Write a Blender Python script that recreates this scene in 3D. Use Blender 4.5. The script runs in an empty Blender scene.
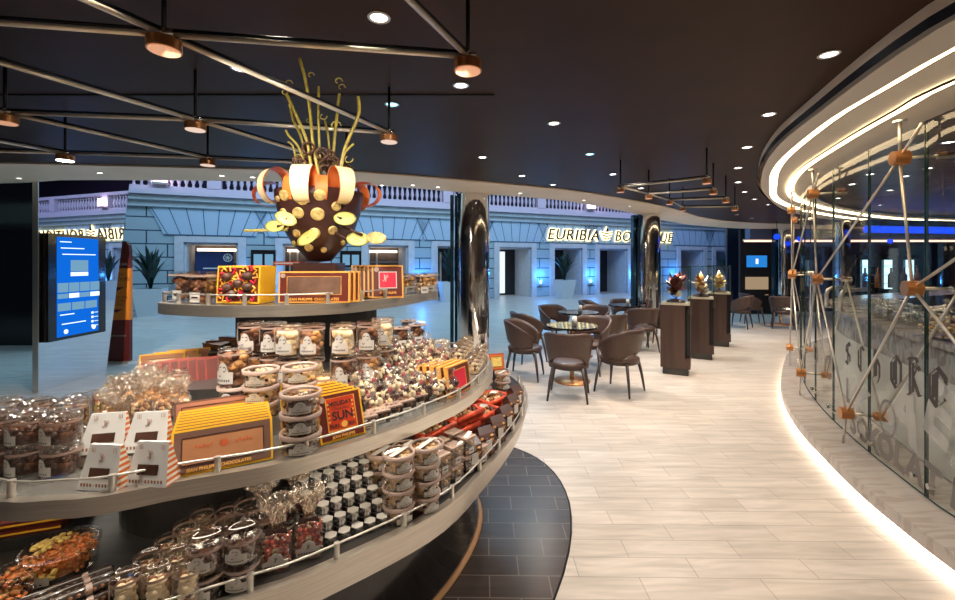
import bpy, math, random
from mathutils import Vector, Matrix
from math import pi, sin, cos, atan2, radians
rnd = random.Random(7)
sc = bpy.context.scene
C = sc.collection
F = 430.0            # focal length in pixels of the 955 px frame
EYE = 1.6            # camera height
# ---------------------------------------------------------------- camera, world, exposure, large lights
cam_d = bpy.data.cameras.new('camera'); cam = bpy.data.objects.new('camera', cam_d); C.objects.link(cam)
cam.location = (0, 0, EYE); cam.rotation_euler = (pi/2, 0, 0)
cam_d.sensor_width = 36; cam_d.lens = F/955*36; cam_d.shift_y = -38/955; cam_d.clip_start = .02
sc.camera = cam
w = bpy.data.worlds.new('world'); sc.world = w; w.use_nodes = True
w.node_tree.nodes['Background'].inputs[0].default_value = (.10, .16, .30, 1)
w.node_tree.nodes['Background'].inputs[1].default_value = .06
sc.view_settings.view_transform = 'Standard'; sc.view_settings.look = 'None'
sc.view_settings.gamma = 1; sc.view_settings.use_curve_mapping = False
sc.view_settings.exposure = 0.55
def light(name, kind, loc, energy, col, size=.1, size_y=None, rot=(0,0,0), spot=None, blend=.5, parent=None):
    d = bpy.data.lights.new(name, kind); o = bpy.data.objects.new(name, d); C.objects.link(o)
    d.energy = energy; d.color = col
    if kind == 'AREA':
        d.shape = 'RECTANGLE'; d.size = size; d.size_y = size_y or size
    else: d.shadow_soft_size = size
    if spot: d.spot_size = radians(spot); d.spot_blend = blend
    o.location = loc; o.rotation_euler = rot
    if parent: o.parent = parent
    return o
BLUE = (.12, .45, 1.0)
WARM = (1.0, .86, .70)
# the open atrium beyond the ceiling edge is lit by blue washlights high above
light('atrium_wash', 'AREA', (-6.5, 10.0, 7.6), 400, (.34,.70,1), 8, 4, rot=(radians(-8),0,radians(23)))
light('atrium_wash', 'AREA', (2.5, 13.4, 7.6), 400, (.34,.70,1), 9, 4.5, rot=(radians(-8),0,radians(23)))
light('atrium_wash', 'AREA', (11.5, 18.5, 7.6), 260, (.34,.55,1), 9, 4, rot=(radians(-8),0,radians(23)))
light('facade_wash', 'AREA', (1.0, 12.5, 6.5), 170, (.65,.86,1), 22, 1.5, rot=(radians(62),0,radians(23)))
light('mezzanine_glow', 'AREA', (1.0, 16.0, 6.6), 90, (.75,.45,1), 26, .6, rot=(radians(60),0,radians(23)))

# ---------------------------------------------------------------- materials
def newmat(name):
    m = bpy.data.materials.new(name); m.use_nodes = True
    return m, m.node_tree.nodes, m.node_tree.links
def pm(name, col, rough=.5, metal=0, noise=0, nscale=20, emis=None, estr=0, coat=0, bump=0, stretch=None, col2=None, spec=None):
    m, N, L = newmat(name); b = N['Principled BSDF']
    b.inputs['Base Color'].default_value = (*col, 1); b.inputs['Roughness'].default_value = rough
    b.inputs['Metallic'].default_value = metal
    if coat: b.inputs['Coat Weight'].default_value = coat
    if spec is not None: b.inputs['Specular IOR Level'].default_value = spec
    if emis: b.inputs['Emission Color'].default_value = (*emis, 1); b.inputs['Emission Strength'].default_value = estr
    if noise or col2 or bump:
        tc = N.new('ShaderNodeTexCoord'); mp = N.new('ShaderNodeMapping'); nz = N.new('ShaderNodeTexNoise')
        L.new(tc.outputs['Object'], mp.inputs[0]); L.new(mp.outputs[0], nz.inputs['Vector'])
        if stretch: mp.inputs['Scale'].default_value = stretch
        nz.inputs['Scale'].default_value = nscale; nz.inputs['Detail'].default_value = 4
        cr = N.new('ShaderNodeValToRGB'); cr.color_ramp.elements[0].position = .35; cr.color_ramp.elements[1].position = .65
        k = noise
        c2 = col2 or tuple(min(1, c*(1+k)) for c in col)
        cr.color_ramp.elements[0].color = (*[c*(1-k) for c in col], 1); cr.color_ramp.elements[1].color = (*c2, 1)
        L.new(nz.outputs['Fac'], cr.inputs[0]); L.new(cr.outputs[0], b.inputs['Base Color'])
        if bump:
            bp = N.new('ShaderNodeBump'); bp.inputs['Strength'].default_value = bump; bp.inputs['Distance'].default_value = .01
            L.new(nz.outputs['Fac'], bp.inputs['Height']); L.new(bp.outputs[0], b.inputs['Normal'])
    return m
def em(name, col, s):
    m, N, L = newmat(name); N.remove(N['Principled BSDF']); e = N.new('ShaderNodeEmission')
    e.inputs[0].default_value = (*col, 1); e.inputs[1].default_value = s
    L.new(e.outputs[0], N['Material Output'].inputs[0]); return m
def clear(name, tint=(1,1,1), refl=.10, edge=.55, white=0.0, rough=.04, crinkle=0):
    """thin clear plastic, cellophane or glass: see-through with a sheen stronger at grazing angles"""
    m, N, L = newmat(name); N.remove(N['Principled BSDF'])
    t = N.new('ShaderNodeBsdfTransparent'); t.inputs[0].default_value = (*tint, 1)
    g = N.new('ShaderNodeBsdfGlossy'); g.inputs['Roughness'].default_value = rough; g.inputs['Color'].default_value = (1,1,1,1)
    lw = N.new('ShaderNodeLayerWeight'); lw.inputs['Blend'].default_value = .35
    mr = N.new('ShaderNodeMapRange'); mr.inputs['To Min'].default_value = refl; mr.inputs['To Max'].default_value = edge
    mx = N.new('ShaderNodeMixShader'); L.new(lw.outputs['Facing'], mr.inputs['Value']); L.new(mr.outputs[0], mx.inputs[0])
    L.new(t.outputs[0], mx.inputs[1]); L.new(g.outputs[0], mx.inputs[2]); out = mx
    if white:
        d = N.new('ShaderNodeBsdfDiffuse'); d.inputs[0].default_value = (.85,.83,.8,1)
        m2 = N.new('ShaderNodeMixShader'); m2.inputs[0].default_value = white
        L.new(mx.outputs[0], m2.inputs[1]); L.new(d.outputs[0], m2.inputs[2]); out = m2
    if crinkle:
        tc = N.new('ShaderNodeTexCoord'); nz = N.new('ShaderNodeTexVoronoi'); nz.inputs['Scale'].default_value = 60
        bp = N.new('ShaderNodeBump'); bp.inputs['Strength'].default_value = crinkle; bp.inputs['Distance'].default_value = .02
        L.new(tc.outputs['Object'], nz.inputs['Vector']); L.new(nz.outputs['Distance'], bp.inputs['Height'])
        L.new(bp.outputs[0], g.inputs['Normal'])
    L.new(out.outputs[0], N['Material Output'].inputs[0]); return m
def brickmat(name, c1, c2, mort, bw, rh, msize, rough=.35, rot=0, off=(0,0), veins=True, coat=0, freq=.5, plane='xy', bumpy=.15, msm=.1):
    m, N, L = newmat(name); b = N['Principled BSDF']; b.inputs['Roughness'].default_value = rough
    if coat: b.inputs['Coat Weight'].default_value = coat; b.inputs['Coat Roughness'].default_value = .12
    tc = N.new('ShaderNodeTexCoord'); mp = N.new('ShaderNodeMapping'); bt = N.new('ShaderNodeTexBrick')
    L.new(tc.outputs['Object'], mp.inputs[0]); mp.inputs['Rotation'].default_value = (0,0,rot); mp.inputs['Location'].default_value = (*off, 0)
    src = mp.outputs[0]
    if plane == 'xz':
        sp = N.new('ShaderNodeSeparateXYZ'); cb = N.new('ShaderNodeCombineXYZ'); L.new(src, sp.inputs[0])
        L.new(sp.outputs[0], cb.inputs[0]); L.new(sp.outputs[2], cb.inputs[1]); src = cb.outputs[0]
    L.new(src, bt.inputs['Vector'])
    for k, v in (('Scale',1),('Mortar Size',msize),('Mortar Smooth',msm),('Brick Width',bw),('Row Height',rh)): bt.inputs[k].default_value = v
    bt.offset = freq; bt.inputs['Color1'].default_value = (*c1,1); bt.inputs['Color2'].default_value = (*c2,1); bt.inputs['Mortar'].default_value = (*mort,1)
    col = bt.outputs['Color']
    if veins:
        m2 = N.new('ShaderNodeMapping'); m2.inputs['Scale'].default_value = (1.2, 9, 4); L.new(tc.outputs['Object'], m2.inputs[0])
        nz = N.new('ShaderNodeTexNoise'); nz.inputs['Scale'].default_value = 2.2; nz.inputs['Detail'].default_value = 6; nz.inputs['Distortion'].default_value = .6
        L.new(m2.outputs[0], nz.inputs['Vector'])
        cr = N.new('ShaderNodeMapRange'); cr.inputs['From Min'].default_value = .3; cr.inputs['From Max'].default_value = .7
        cr.inputs['To Min'].default_value = .80; cr.inputs['To Max'].default_value = 1.12; L.new(nz.outputs['Fac'], cr.inputs['Value'])
        mu = N.new('ShaderNodeVectorMath'); mu.operation = 'SCALE'; L.new(col, mu.inputs[0]); L.new(cr.outputs[0], mu.inputs['Scale']); col = mu.outputs[0]
    L.new(col, b.inputs['Base Color'])
    bp = N.new('ShaderNodeBump'); bp.inputs['Strength'].default_value = bumpy; bp.inputs['Distance'].default_value = .003; bp.invert = True
    L.new(bt.outputs['Fac'], bp.inputs['Height']); L.new(bp.outputs[0], b.inputs['Normal'])
    return m
def marble(name, base, vein, rough=.25, rot=.5):
    m, N, L = newmat(name); b = N['Principled BSDF']; b.inputs['Roughness'].default_value = rough
    tc = N.new('ShaderNodeTexCoord'); mp = N.new('ShaderNodeMapping'); mp.inputs['Rotation'].default_value = (.3,.5,rot)
    mp.inputs['Scale'].default_value = (1.5, 9, 4)
    nz = N.new('ShaderNodeTexNoise'); nz.inputs['Scale'].default_value = 1.6; nz.inputs['Detail'].default_value = 8; nz.inputs['Distortion'].default_value = 1.2
    cr = N.new('ShaderNodeValToRGB'); e = cr.color_ramp.elements; e[0].position = .45; e[1].position = .53
    e[0].color = (*vein,1); e[1].color = (*base,1); x = e.new(.49); x.color = (*[(a*.7+c*.3) for a,c in zip(base,vein)],1)
    L.new(tc.outputs['Object'], mp.inputs[0]); L.new(mp.outputs[0], nz.inputs['Vector']); L.new(nz.outputs['Fac'], cr.inputs[0]); L.new(cr.outputs[0], b.inputs['Base Color'])
    return m
def stripes(name, c1, c2, scale):
    m, N, L = newmat(name); b = N['Principled BSDF']; b.inputs['Roughness'].default_value = .5
    tc = N.new('ShaderNodeTexCoord'); wv = N.new('ShaderNodeTexWave'); wv.wave_type = 'BANDS'; wv.bands_direction = 'Z'; wv.inputs['Scale'].default_value = scale
    cr = N.new('ShaderNodeValToRGB'); cr.color_ramp.interpolation = 'CONSTANT'; cr.color_ramp.elements[1].position = .5
    cr.color_ramp.elements[0].color = (*c1,1); cr.color_ramp.elements[1].color = (*c2,1)
    L.new(tc.outputs['Object'], wv.inputs[0]); L.new(wv.outputs['Fac'], cr.inputs[0]); L.new(cr.outputs[0], b.inputs['Base Color']); return m
M = dict(
 floor=brickmat('floor_tile', (.60,.53,.47), (.52,.455,.40), (.36,.31,.27), .606, .1472, .0026, rough=.33, rot=radians(.8), off=(.12,.015)),
 inlay=brickmat('inlay_tile', (.055,.040,.034), (.070,.052,.044), (.17,.14,.12), .30, .1472, .003, rough=.26, rot=radians(.8), off=(.12,.015)),
 ceil=pm('brown_ceiling', (.042,.019,.011), .45, noise=.12, nscale=3, spec=.12),
 cream=pm('cream_paint', (.86,.68,.50), .6, noise=.03, nscale=3),
 ringw=pm('ring_paint', (.62,.56,.48), .55, noise=.03, nscale=3),
 barceil=brickmat('bar_ceiling_planks', (.13,.095,.068), (.20,.145,.10), (.03,.022,.018), 1.6, .16, .006, rough=.30, veins=True, coat=0),
 steel=pm('brushed_steel', (.62,.57,.50), .32, .88, noise=.08, nscale=6, stretch=(1,1,30)),
 steelm=pm('satin_steel', (.70,.66,.60), .38, .85),
 chrome=pm('chrome', (.85,.84,.82), .07, 1, bump=.6, nscale=3, stretch=(3,3,.35)),
 mirror=pm('mirror', (.80,.80,.84), .01, 1),
 copper=pm('copper', (.55,.25,.10), .35, .8), copperlens=pm('copper_disc', (.75,.36,.20), .45, .3, emis=(1,.5,.28), estr=.35),
 brass=pm('brass_bar', (.80,.70,.56), .3, .45),
 blackm=pm('black_metal', (.02,.018,.018), .35, .6), black=pm('black_gloss', (.010,.009,.010), .12, coat=.3),
 blackmatt=pm('black_matt', (.010,.009,.011), .7),
 wood=pm('dark_wood', (.055,.028,.021), .42, noise=.25, nscale=12, stretch=(1,1,.06)),
 woodedge=pm('wood_edge', (.42,.22,.10), .4),
 leather=pm('brown_leather', (.070,.036,.026), .42, noise=.08, nscale=30), darkleg=pm('dark_leg', (.045,.030,.026), .4),
 marble=marble('pale_marble', (.47,.42,.385), (.40,.345,.305)), marble2=marble('grey_marble', (.36,.34,.32), (.24,.22,.21), rot=1.0),
 shelfm=pm('shelf_glass', (.30,.29,.27), .22, .6),
 granite=pm('black_stone', (.035,.032,.030), .28, noise=.4, nscale=5, stretch=(1,4,1)),
 facade=brickmat('facade_stone', (.36,.46,.50), (.33,.43,.48), (.03,.06,.09), 1.15, .44, .022, rough=.7, plane='xz', veins=False, off=(.3,.10), bumpy=.4),
 stone=pm('pale_stone', (.55,.55,.58), .6, noise=.06, nscale=5), cornice=pm('cornice_stone', (.46,.52,.56), .6, noise=.05, nscale=4),
 baluster=pm('baluster_stone', (.60,.54,.62), .6), groove=pm('groove', (.05,.10,.17), .8),
 nightwall=pm('mezzanine_wall', (.03,.02,.045), .8), darkroom=pm('dark_room', (.02,.018,.022), .6), inroom=pm('shop_interior', (.16,.11,.09), .6, noise=.4, nscale=2),
 glass=clear('clear_glass', (.94,.97,.96), .03, .13), plastic=clear('clear_plastic', (.98,.96,.94), .03, .45),
 cello=clear('cellophane', (1,.98,.95), .12, .60, white=.03, rough=.12, crinkle=.8),
 cellofan=clear('cellophane_fan', (1,.93,.85), .16, .6, white=.03, rough=.15, crinkle=.8),
 ice=clear('bowl_glass', (.92,.95,.97), .22, .8, rough=.08, crinkle=.4),
 glassedge=pm('glass_edge', (.02,.05,.045), .2), frost=clear('frosted_film', (.80,.78,.74), .02, .15, white=.22, rough=.5),
 letgrey=clear('grey_film', (.32,.27,.24), .02, .15, white=.12, rough=.5), letdark=pm('dark_film', (.045,.035,.03), .5),
 choc=pm('dark_chocolate', (.085,.034,.020), .38, noise=.25, nscale=40), choc2=pm('chocolate_brown', (.050,.018,.014), .33), milk=pm('milk_chocolate', (.27,.115,.055), .4, noise=.2, nscale=40),
 white=pm('white_chocolate', (.80,.66,.43), .42, noise=.08, nscale=40), nut=pm('caramel_nut', (.56,.28,.09), .5, noise=.35, nscale=60), pale=pm('almond', (.80,.58,.34), .5, noise=.2, nscale=60),
 redb=pm('red_berry', (.24,.03,.025), .4), green=pm('pistachio', (.38,.42,.08), .5), redfoil=pm('red_foil', (.70,.08,.03), .3, .3, noise=.3, nscale=40),
 orangefl=pm('orange_flakes', (.75,.25,.07), .55, noise=.4, nscale=80), yellowfl=pm('yellow_flakes', (.85,.62,.16), .55, noise=.2, nscale=80),
 yellow=pm('yellow_card', (.92,.50,.03), .42), maroon=pm('maroon_card', (.13,.018,.010), .4), maroon2=pm('brown_card', (.17,.085,.060), .45),
 darkwin=pm('dark_window', (.17,.095,.065), .22, noise=.35, nscale=9),
 dkred=pm('dark_red_card', (.30,.04,.02), .4),
 tan=pm('tan_window', (.47,.21,.10), .3, noise=.12, nscale=8), sunred=pm('orange_red_print', (.62,.05,.012), .4, noise=.2, nscale=12), crimson=pm('crimson_print', (.75,.015,.05), .4),
 goldline=pm('gold_print', (.85,.42,.08), .4), whitep=pm('white_card', (.74,.73,.71), .5), paper=pm('label_paper', (.60,.57,.53), .55), ink=pm('ink', (.03,.02,.02), .5), inkbrown=pm('brown_ink', (.35,.16,.09), .5),
 stripe=stripes('orange_stripe_card', (.72,.17,.02), (.85,.78,.70), 22), flower=pm('flower_print', (.95,.55,.02), .4, col2=(.9,.10,.10), nscale=30, noise=.0),
 silver=pm('silver_foil', (.42,.41,.40), .22, .9, noise=.85, nscale=70), ribbon=pm('brown_ribbon', (.07,.025,.02), .35), lidp=pm('pink_band', (.42,.30,.25), .45),
 cream2=pm('ivory_chocolate', (.88,.72,.42), .35), orange=pm('orange_chocolate', (.85,.20,.04), .35), olive=pm('gold_green_chocolate', (.34,.26,.04), .35, noise=.3, nscale=30), lemon=pm('lemon_disc', (.60,.54,.14), .38, noise=.12, nscale=12),
 disc=pm('pale_gold_disc', (.62,.46,.17), .35, noise=.35, nscale=40),
 totemred=pm('totem_red', (.12,.012,.006), .5), totemor=pm('totem_orange', (.75,.22,.02), .5),
 leaf=pm('dark_leaf', (.015,.045,.04), .5), pot=pm('white_pot', (.62,.66,.70), .5), soil=pm('soil', (.03,.02,.015), .9),
 e_strip=em('led_strip', (1,.74,.42), 5.5), e_kerb=em('kerb_led', (1,.86,.68), 10), e_down=em('downlight_lens', (.95,.97,1), 9), e_blue=em('blue_downlight', (.15,.6,1), 7),
 e_sign=em('sign_glow', (1,.80,.38), 2.6), e_neon=em('blue_neon', (.01,.06,.9), 1.0), e_pink=em('pink_led', (1,.55,.42), 1.5), e_white=em('fridge_light', (.45,.8,1), 1.6),
 e_screen=em('screen_blue', (.004,.12,.60), .85), e_card=em('screen_card', (.20,.42,.62), .6), e_line=em('screen_line', (.75,.9,1), 1.0), e_bs=em('bar_screen', (.02,.20,.60), .8),
 e_sconce=em('sconce_blue', (.08,.35,1), 9), e_pinkl=em('balcony_lamp', (1,.72,1), 6), e_dim=em('shop_light', (1,.85,.65), 2.0), e_candle=em('candle_glass', (1,.75,.6), .6),
)
M['barceil'].node_tree.nodes['Principled BSDF'].inputs['Specular IOR Level'].default_value = .12
# ---------------------------------------------------------------- mesh helpers
class MB:
    def __init__(s): s.v=[]; s.f=[]; s.m=[]; s.sm=[]
    def add(s, vs, fs, mi=0, smooth=False, T=None):
        b=len(s.v)
        s.v += [tuple(T@Vector(p)) for p in vs] if T is not None else [tuple(p) for p in vs]
        s.f += [tuple(i+b for i in f) for f in fs]; s.m += [mi]*len(fs); s.sm += [smooth]*len(fs); return s
    def box(s, c, d, mi=0, T=None, rz=0):
        x,y,z=[k/2 for k in d]; R=Matrix.Translation(c)@Matrix.Rotation(rz,4,'Z')
        if T is not None: R=T@R
        vs=[(a*x,b*y,e*z) for a in(-1,1) for b in(-1,1) for e in(-1,1)]
        return s.add(vs,[(0,1,3,2),(4,6,7,5),(0,4,5,1),(2,3,7,6),(0,2,6,4),(1,5,7,3)],mi,False,R)
    def tube(s, pts, r, n=8, mi=0, closed=False, caps=True):
        pts=[Vector(p) for p in pts]; N=len(pts); rs=r if isinstance(r,(list,tuple)) else [r]*N
        vs=[]; fs=[]; up=None
        for i,p in enumerate(pts):
            if closed: t=(pts[(i+1)%N]-pts[i-1])
            else: t=pts[min(i+1,N-1)]-pts[max(i-1,0)]
            t=t.normalized()
            if up is None:
                up=Vector((0,0,1)) if abs(t.z)<.9 else Vector((1,0,0))
            a=t.cross(up)
            if a.length<1e-4: a=t.cross(Vector((0,1,0)))
            a.normalize(); b=a.cross(t).normalized(); up=b
            for k in range(n):
                th=2*pi*k/n; vs.append(p+(a*cos(th)+b*sin(th))*rs[i])
        for i in range(N if closed else N-1):
            j=(i+1)%N
            for k in range(n): fs.append((i*n+k,i*n+(k+1)%n,j*n+(k+1)%n,j*n+k))
        if caps and not closed: fs.append(tuple(range(n))[::-1]); fs.append(tuple((N-1)*n+k for k in range(n)))
        return s.add(vs,fs,mi,n>4)
    def lathe(s, prof, n=20, mi=0, c=(0,0,0), a0=0, a1=2*pi, T=None, smooth=True):
        full=abs(a1-a0-2*pi)<1e-6; k=n if full else n+1; vs=[]; fs=[]
        for r,z in prof:
            for i in range(k):
                a=a0+(a1-a0)*i/n; vs.append((c[0]+r*cos(a),c[1]+r*sin(a),c[2]+z))
        for j in range(len(prof)-1):
            for i in range(n):
                i2=(i+1)%k if full else i+1
                fs.append((j*k+i,j*k+i2,(j+1)*k+i2,(j+1)*k+i))
        return s.add(vs,fs,mi,smooth,T)
    def cyl(s, c, r, h, n=20, mi=0, T=None):
        s.lathe([(0.0001,0),(r,0)],n,mi,c,T=T,smooth=False); s.lathe([(r,0),(r,h)],n,mi,c,T=T); return s.lathe([(r,h),(.0001,h)],n,mi,c,T=T,smooth=False)
    def ball(s, c, r, mi=0, nu=6, nv=4, sq=1, T=None):
        return s.lathe([(max(r*sin(pi*j/nv),1e-5), -r*sq*cos(pi*j/nv)) for j in range(nv+1)],nu,mi,c,T=T)
    def prism(s, pts, z0, z1, mi=0, mt=None, smooth=False, top=True, bot=True):
        n=len(pts); vs=[(x,y,z0) for x,y in pts]+[(x,y,z1) for x,y in pts]
        s.add(vs,[(i,(i+1)%n,n+(i+1)%n,n+i) for i in range(n)],mi,smooth)
        caps=[]
        if bot: caps.append(tuple(range(n))[::-1])
        if top: caps.append(tuple(range(n,2*n)))
        return s.add(vs,caps,mi if mt is None else mt)
    def plate(s, pts, y0, y1, mi=0, T=None):
        """outline in the XZ plane, thickness y0..y1"""
        n=len(pts); vs=[(x,y0,z) for x,z in pts]+[(x,y1,z) for x,z in pts]
        return s.add(vs,[(i,(i+1)%n,n+(i+1)%n,n+i) for i in range(n)]+[tuple(range(n))[::-1],tuple(range(n,2*n))],mi,False,T)
    def lumps(s, n, r0, hz, z0, br, mis, sq=.8, rr=None):
        """n lumps that fill a round or square volume near its skin"""
        for i in range(n):
            a=rnd.uniform(0,2*pi); z=z0+rnd.random()*hz; b=br*rnd.uniform(.8,1.15); rad=(r0-b)*rnd.uniform(.82,1)
            s.ball((rad*cos(a),rad*sin(a),z),b,rnd.choice(mis),6,4,sq)
        return s
    def build(s, name, mats, parent=None):
        me=bpy.data.meshes.new(name); me.from_pydata(s.v,[],s.f)
        for m in (mats if isinstance(mats,(list,tuple)) else [mats]): me.materials.append(M[m] if isinstance(m,str) else m)
        me.polygons.foreach_set('material_index',s.m); me.polygons.foreach_set('use_smooth',s.sm); me.update()
        o=bpy.data.objects.new(name,me); C.objects.link(o)
        if parent: o.parent=parent; KIDS.setdefault(parent.name,[]).append(o)
        return o
KIDS={}
def tag(o, label=None, cat=None, group=None, kind=None):
    if label: o['label']=label
    if cat: o['category']=cat
    if group: o['group']=group
    if kind: o['kind']=kind
    return o
def empty(name, loc=(0,0,0), rz=0, label=None, cat=None, group=None):
    o=bpy.data.objects.new(name,None); C.objects.link(o); o.empty_display_size=.05; o.location=loc; o.rotation_euler=(0,0,rz); return tag(o,label,cat,group)
def adopt(o, parent): o.parent=parent; KIDS.setdefault(parent.name,[]).append(o); return o
def copy_tree(o, parent=None):
    c=o.copy(); C.objects.link(c); c.parent=parent
    for ch in KIDS.get(o.name,[]):
        KIDS.setdefault(c.name,[]).append(copy_tree(ch,c))
    return c
USED=set()
def put(proto, loc, rz=0, label=None, group=None, tilt=0, scale=None):
    """the first placing moves the thing itself, later ones copy it with its parts"""
    o=proto if proto.name not in USED else copy_tree(proto)
    if o is proto: USED.add(proto.name)
    if 'label' in o and o is not proto: del o['label']
    o.location=loc; o.rotation_euler=(tilt,0,rz)
    o.scale=(scale,)*3 if scale else (1,1,1)
    if label: o['label']=label
    if group: o['group']=group
    return o
def struct(o): o['kind']='structure'; return o
def text_mesh(txt, size, ext=0, shear=0, off=0, align='CENTER', space=1.0):
    cu=bpy.data.curves.new('t','FONT'); cu.body=txt; cu.size=size; cu.extrude=ext; cu.shear=shear; cu.offset=off; cu.align_x=align; cu.space_character=space; cu.resolution_u=3
    o=bpy.data.objects.new('t',cu); C.objects.link(o); dg=bpy.context.evaluated_depsgraph_get(); dg.update()
    me=bpy.data.meshes.new_from_object(o.evaluated_get(dg)); bpy.data.objects.remove(o); bpy.data.curves.remove(cu); return me
def text(name, txt, size, mat, parent, loc, rot=(pi/2,0,0), **k):
    me=text_mesh(txt,size,**k); me.name=name; me.materials.clear(); me.materials.append(M[mat]); o=bpy.data.objects.new(name,me); C.objects.link(o)
    o.location=loc; o.rotation_euler=rot
    if parent: adopt(o,parent)
    return o
def at(px, py, h):
    """the point of the photograph's pixel (px, py) that lies at height h"""
    Y=F*(EYE-h)/(py-262); return Vector(((px-477.5)/F*Y, Y, h))
def atz(px, Y, h=0): return Vector(((px-477.5)/F*Y, Y, h))
def spline(P, n=8, closed=True):
    out=[]; N=len(P)
    for i in range(N if closed else N-1):
        p=[P[(i+k)%N] if closed else P[min(max(i+k,0),N-1)] for k in(-1,0,1,2)]
        for j in range(n):
            t=j/n
            out.append(tuple(.5*((2*p[1][a])+(-p[0][a]+p[2][a])*t+(2*p[0][a]-5*p[1][a]+4*p[2][a]-p[3][a])*t*t+(-p[0][a]+3*p[1][a]-3*p[2][a]+p[3][a])*t**3) for a in range(2)))
    if not closed: out.append(tuple(P[-1]))
    return out
def resample(P, n, closed=False):
    Q=P+[P[0]] if closed else P; L=[0]
    for a,b in zip(Q,Q[1:]): L.append(L[-1]+math.hypot(b[0]-a[0],b[1]-a[1]))
    out=[]; k=0
    for i in range(n):
        d=L[-1]*i/(n if closed else n-1)
        while k<len(Q)-2 and L[k+1]<d: k+=1
        t=(d-L[k])/max(1e-9,L[k+1]-L[k]); out.append((Q[k][0]+(Q[k+1][0]-Q[k][0])*t, Q[k][1]+(Q[k+1][1]-Q[k][1])*t))
    return out
def offset(P, d, closed=True):
    """the outline moved outwards by d (outline runs counter-clockwise)"""
    n=len(P); out=[]
    for i in range(n):
        a=P[i-1] if closed or i else P[i]; b=P[(i+1)%n] if closed or i<n-1 else P[i]
        tx,ty=b[0]-a[0],b[1]-a[1]; l=math.hypot(tx,ty) or 1; out.append((P[i][0]+ty/l*d, P[i][1]-tx/l*d))
    return out
def about(P, c, k): return [(c[0]+(x-c[0])*k, c[1]+(y-c[1])*k) for x,y in P]
ORD='first second third fourth fifth sixth seventh eighth ninth tenth eleventh twelfth thirteenth fourteenth fifteenth sixteenth'.split()
def wc(s): return len(s.split())
# ================================================================ THE SETTING
CH = 2.6
f_ = MB(); f_.add([(-16,-3.5,0),(30,-3.5,0),(30,40,0),(-16,40,0)],[(0,1,2,3)]); struct(f_.build('floor','floor'))
CA=[(-16,3.8),(-9,4.1),(-6.5,4.2),(-4.775,4.3),(-3.68,4.43),(-2.52,4.57),(-1.29,4.73),(.03,5.31),(1.05,5.81),(1.80,6.32),(2.59,7.0),(3.62,7.96),(5.0,9.55),(6.51,10.67),(8.5,11.3),(10.6,11.6),(30,12)]
CB=[(-16,5.5),(-9,5.5),(-6.0,5.4),(-5.03,5.18),(-4.23,5.18),(-2.9,5.24),(-1.49,5.44),(.036,6.23),(1.22,6.8),(2.19,7.68),(3.28,8.87),(4.85,10.67),(5.93,11.62),(7.72,12.65),(9.75,13),(11.9,13.05),(30,13.1)]
sa=resample(spline(CA,8,False),90); sb=resample(spline(CB,8,False),90)
m=MB(); m.prism([(-16,-3.5)]+[(30,-3.5)]+sa[::-1],CH,CH+.12); struct(m.build('ceiling','ceil'))
m=MB(); n=len(sa)
for z in (CH-.015,):
    m.add([(x,y,z) for x,y in sa]+[(x,y,z) for x,y in sb],[(i,n+i,n+i+1,i+1) for i in range(n-1)])
m.add([(x,y,CH-.015) for x,y in sa]+[(x,y,CH) for x,y in sa],[(i,i+1,n+i+1,n+i) for i in range(n-1)])
m.add([(x,y,CH-.015) for x,y in sb]+[(x,y,CH+.5) for x,y in sb],[(i,n+i,n+i+1,i+1) for i in range(n-1)])
struct(m.build('trim_1','cream'))
m=MB(); m.box((-2.2,2.57,CH-.004),(4.6,.018,.008)); struct(m.build('trim_2','blackmatt'))
m=MB(); m.box((7,-3.5,1.3),(46,.1,2.6)); struct(m.build('wall_back',pm('wall_behind',(.42,.34,.28),.6)))
m=MB(); m.box((-11.4,8.3,1.9),(8.2,.1,3.8)); m.box((-7.32,8.22,1.9),(.05,.1,3.8),1); struct(m.build('wall_left',['black','steelm']))

# far facade, in its own frame: x along the wall, y into it
PH=math.atan(.433); FO=(0,18.75,0)
def fs(px): k=(px-477.5)/F; return 18.75*k/(1-.433*k)/cos(PH)
def fl(o): o.location=FO; o.rotation_euler=(0,0,PH); return o
def fw(s,d,z): return Vector((s*cos(PH)-d*sin(PH), 18.75+s*sin(PH)+d*cos(PH), z))
DOORS=[(184,238),(283,322),(368,408),(437,474),(499,531),(554,582),(599,627),(680,703),(715,737)]
D=[(fs(a),fs(b)) for a,b in DOORS]; S0,S1=fs(60),fs(745); WT=.5; DT=2.27
m=MB(); cur=S0
for a,b in D:
    m.box(((cur+a)/2,WT/2,1.72),(a-cur,WT,3.44)); m.box(((a+b)/2,WT/2,(DT+3.44)/2),(b-a,WT,3.44-DT)); cur=b
m.box(((cur+S1)/2,WT/2,1.72),(S1-cur,WT,3.44))
wf=struct(fl(m.build('wall_far','facade')))
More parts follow.
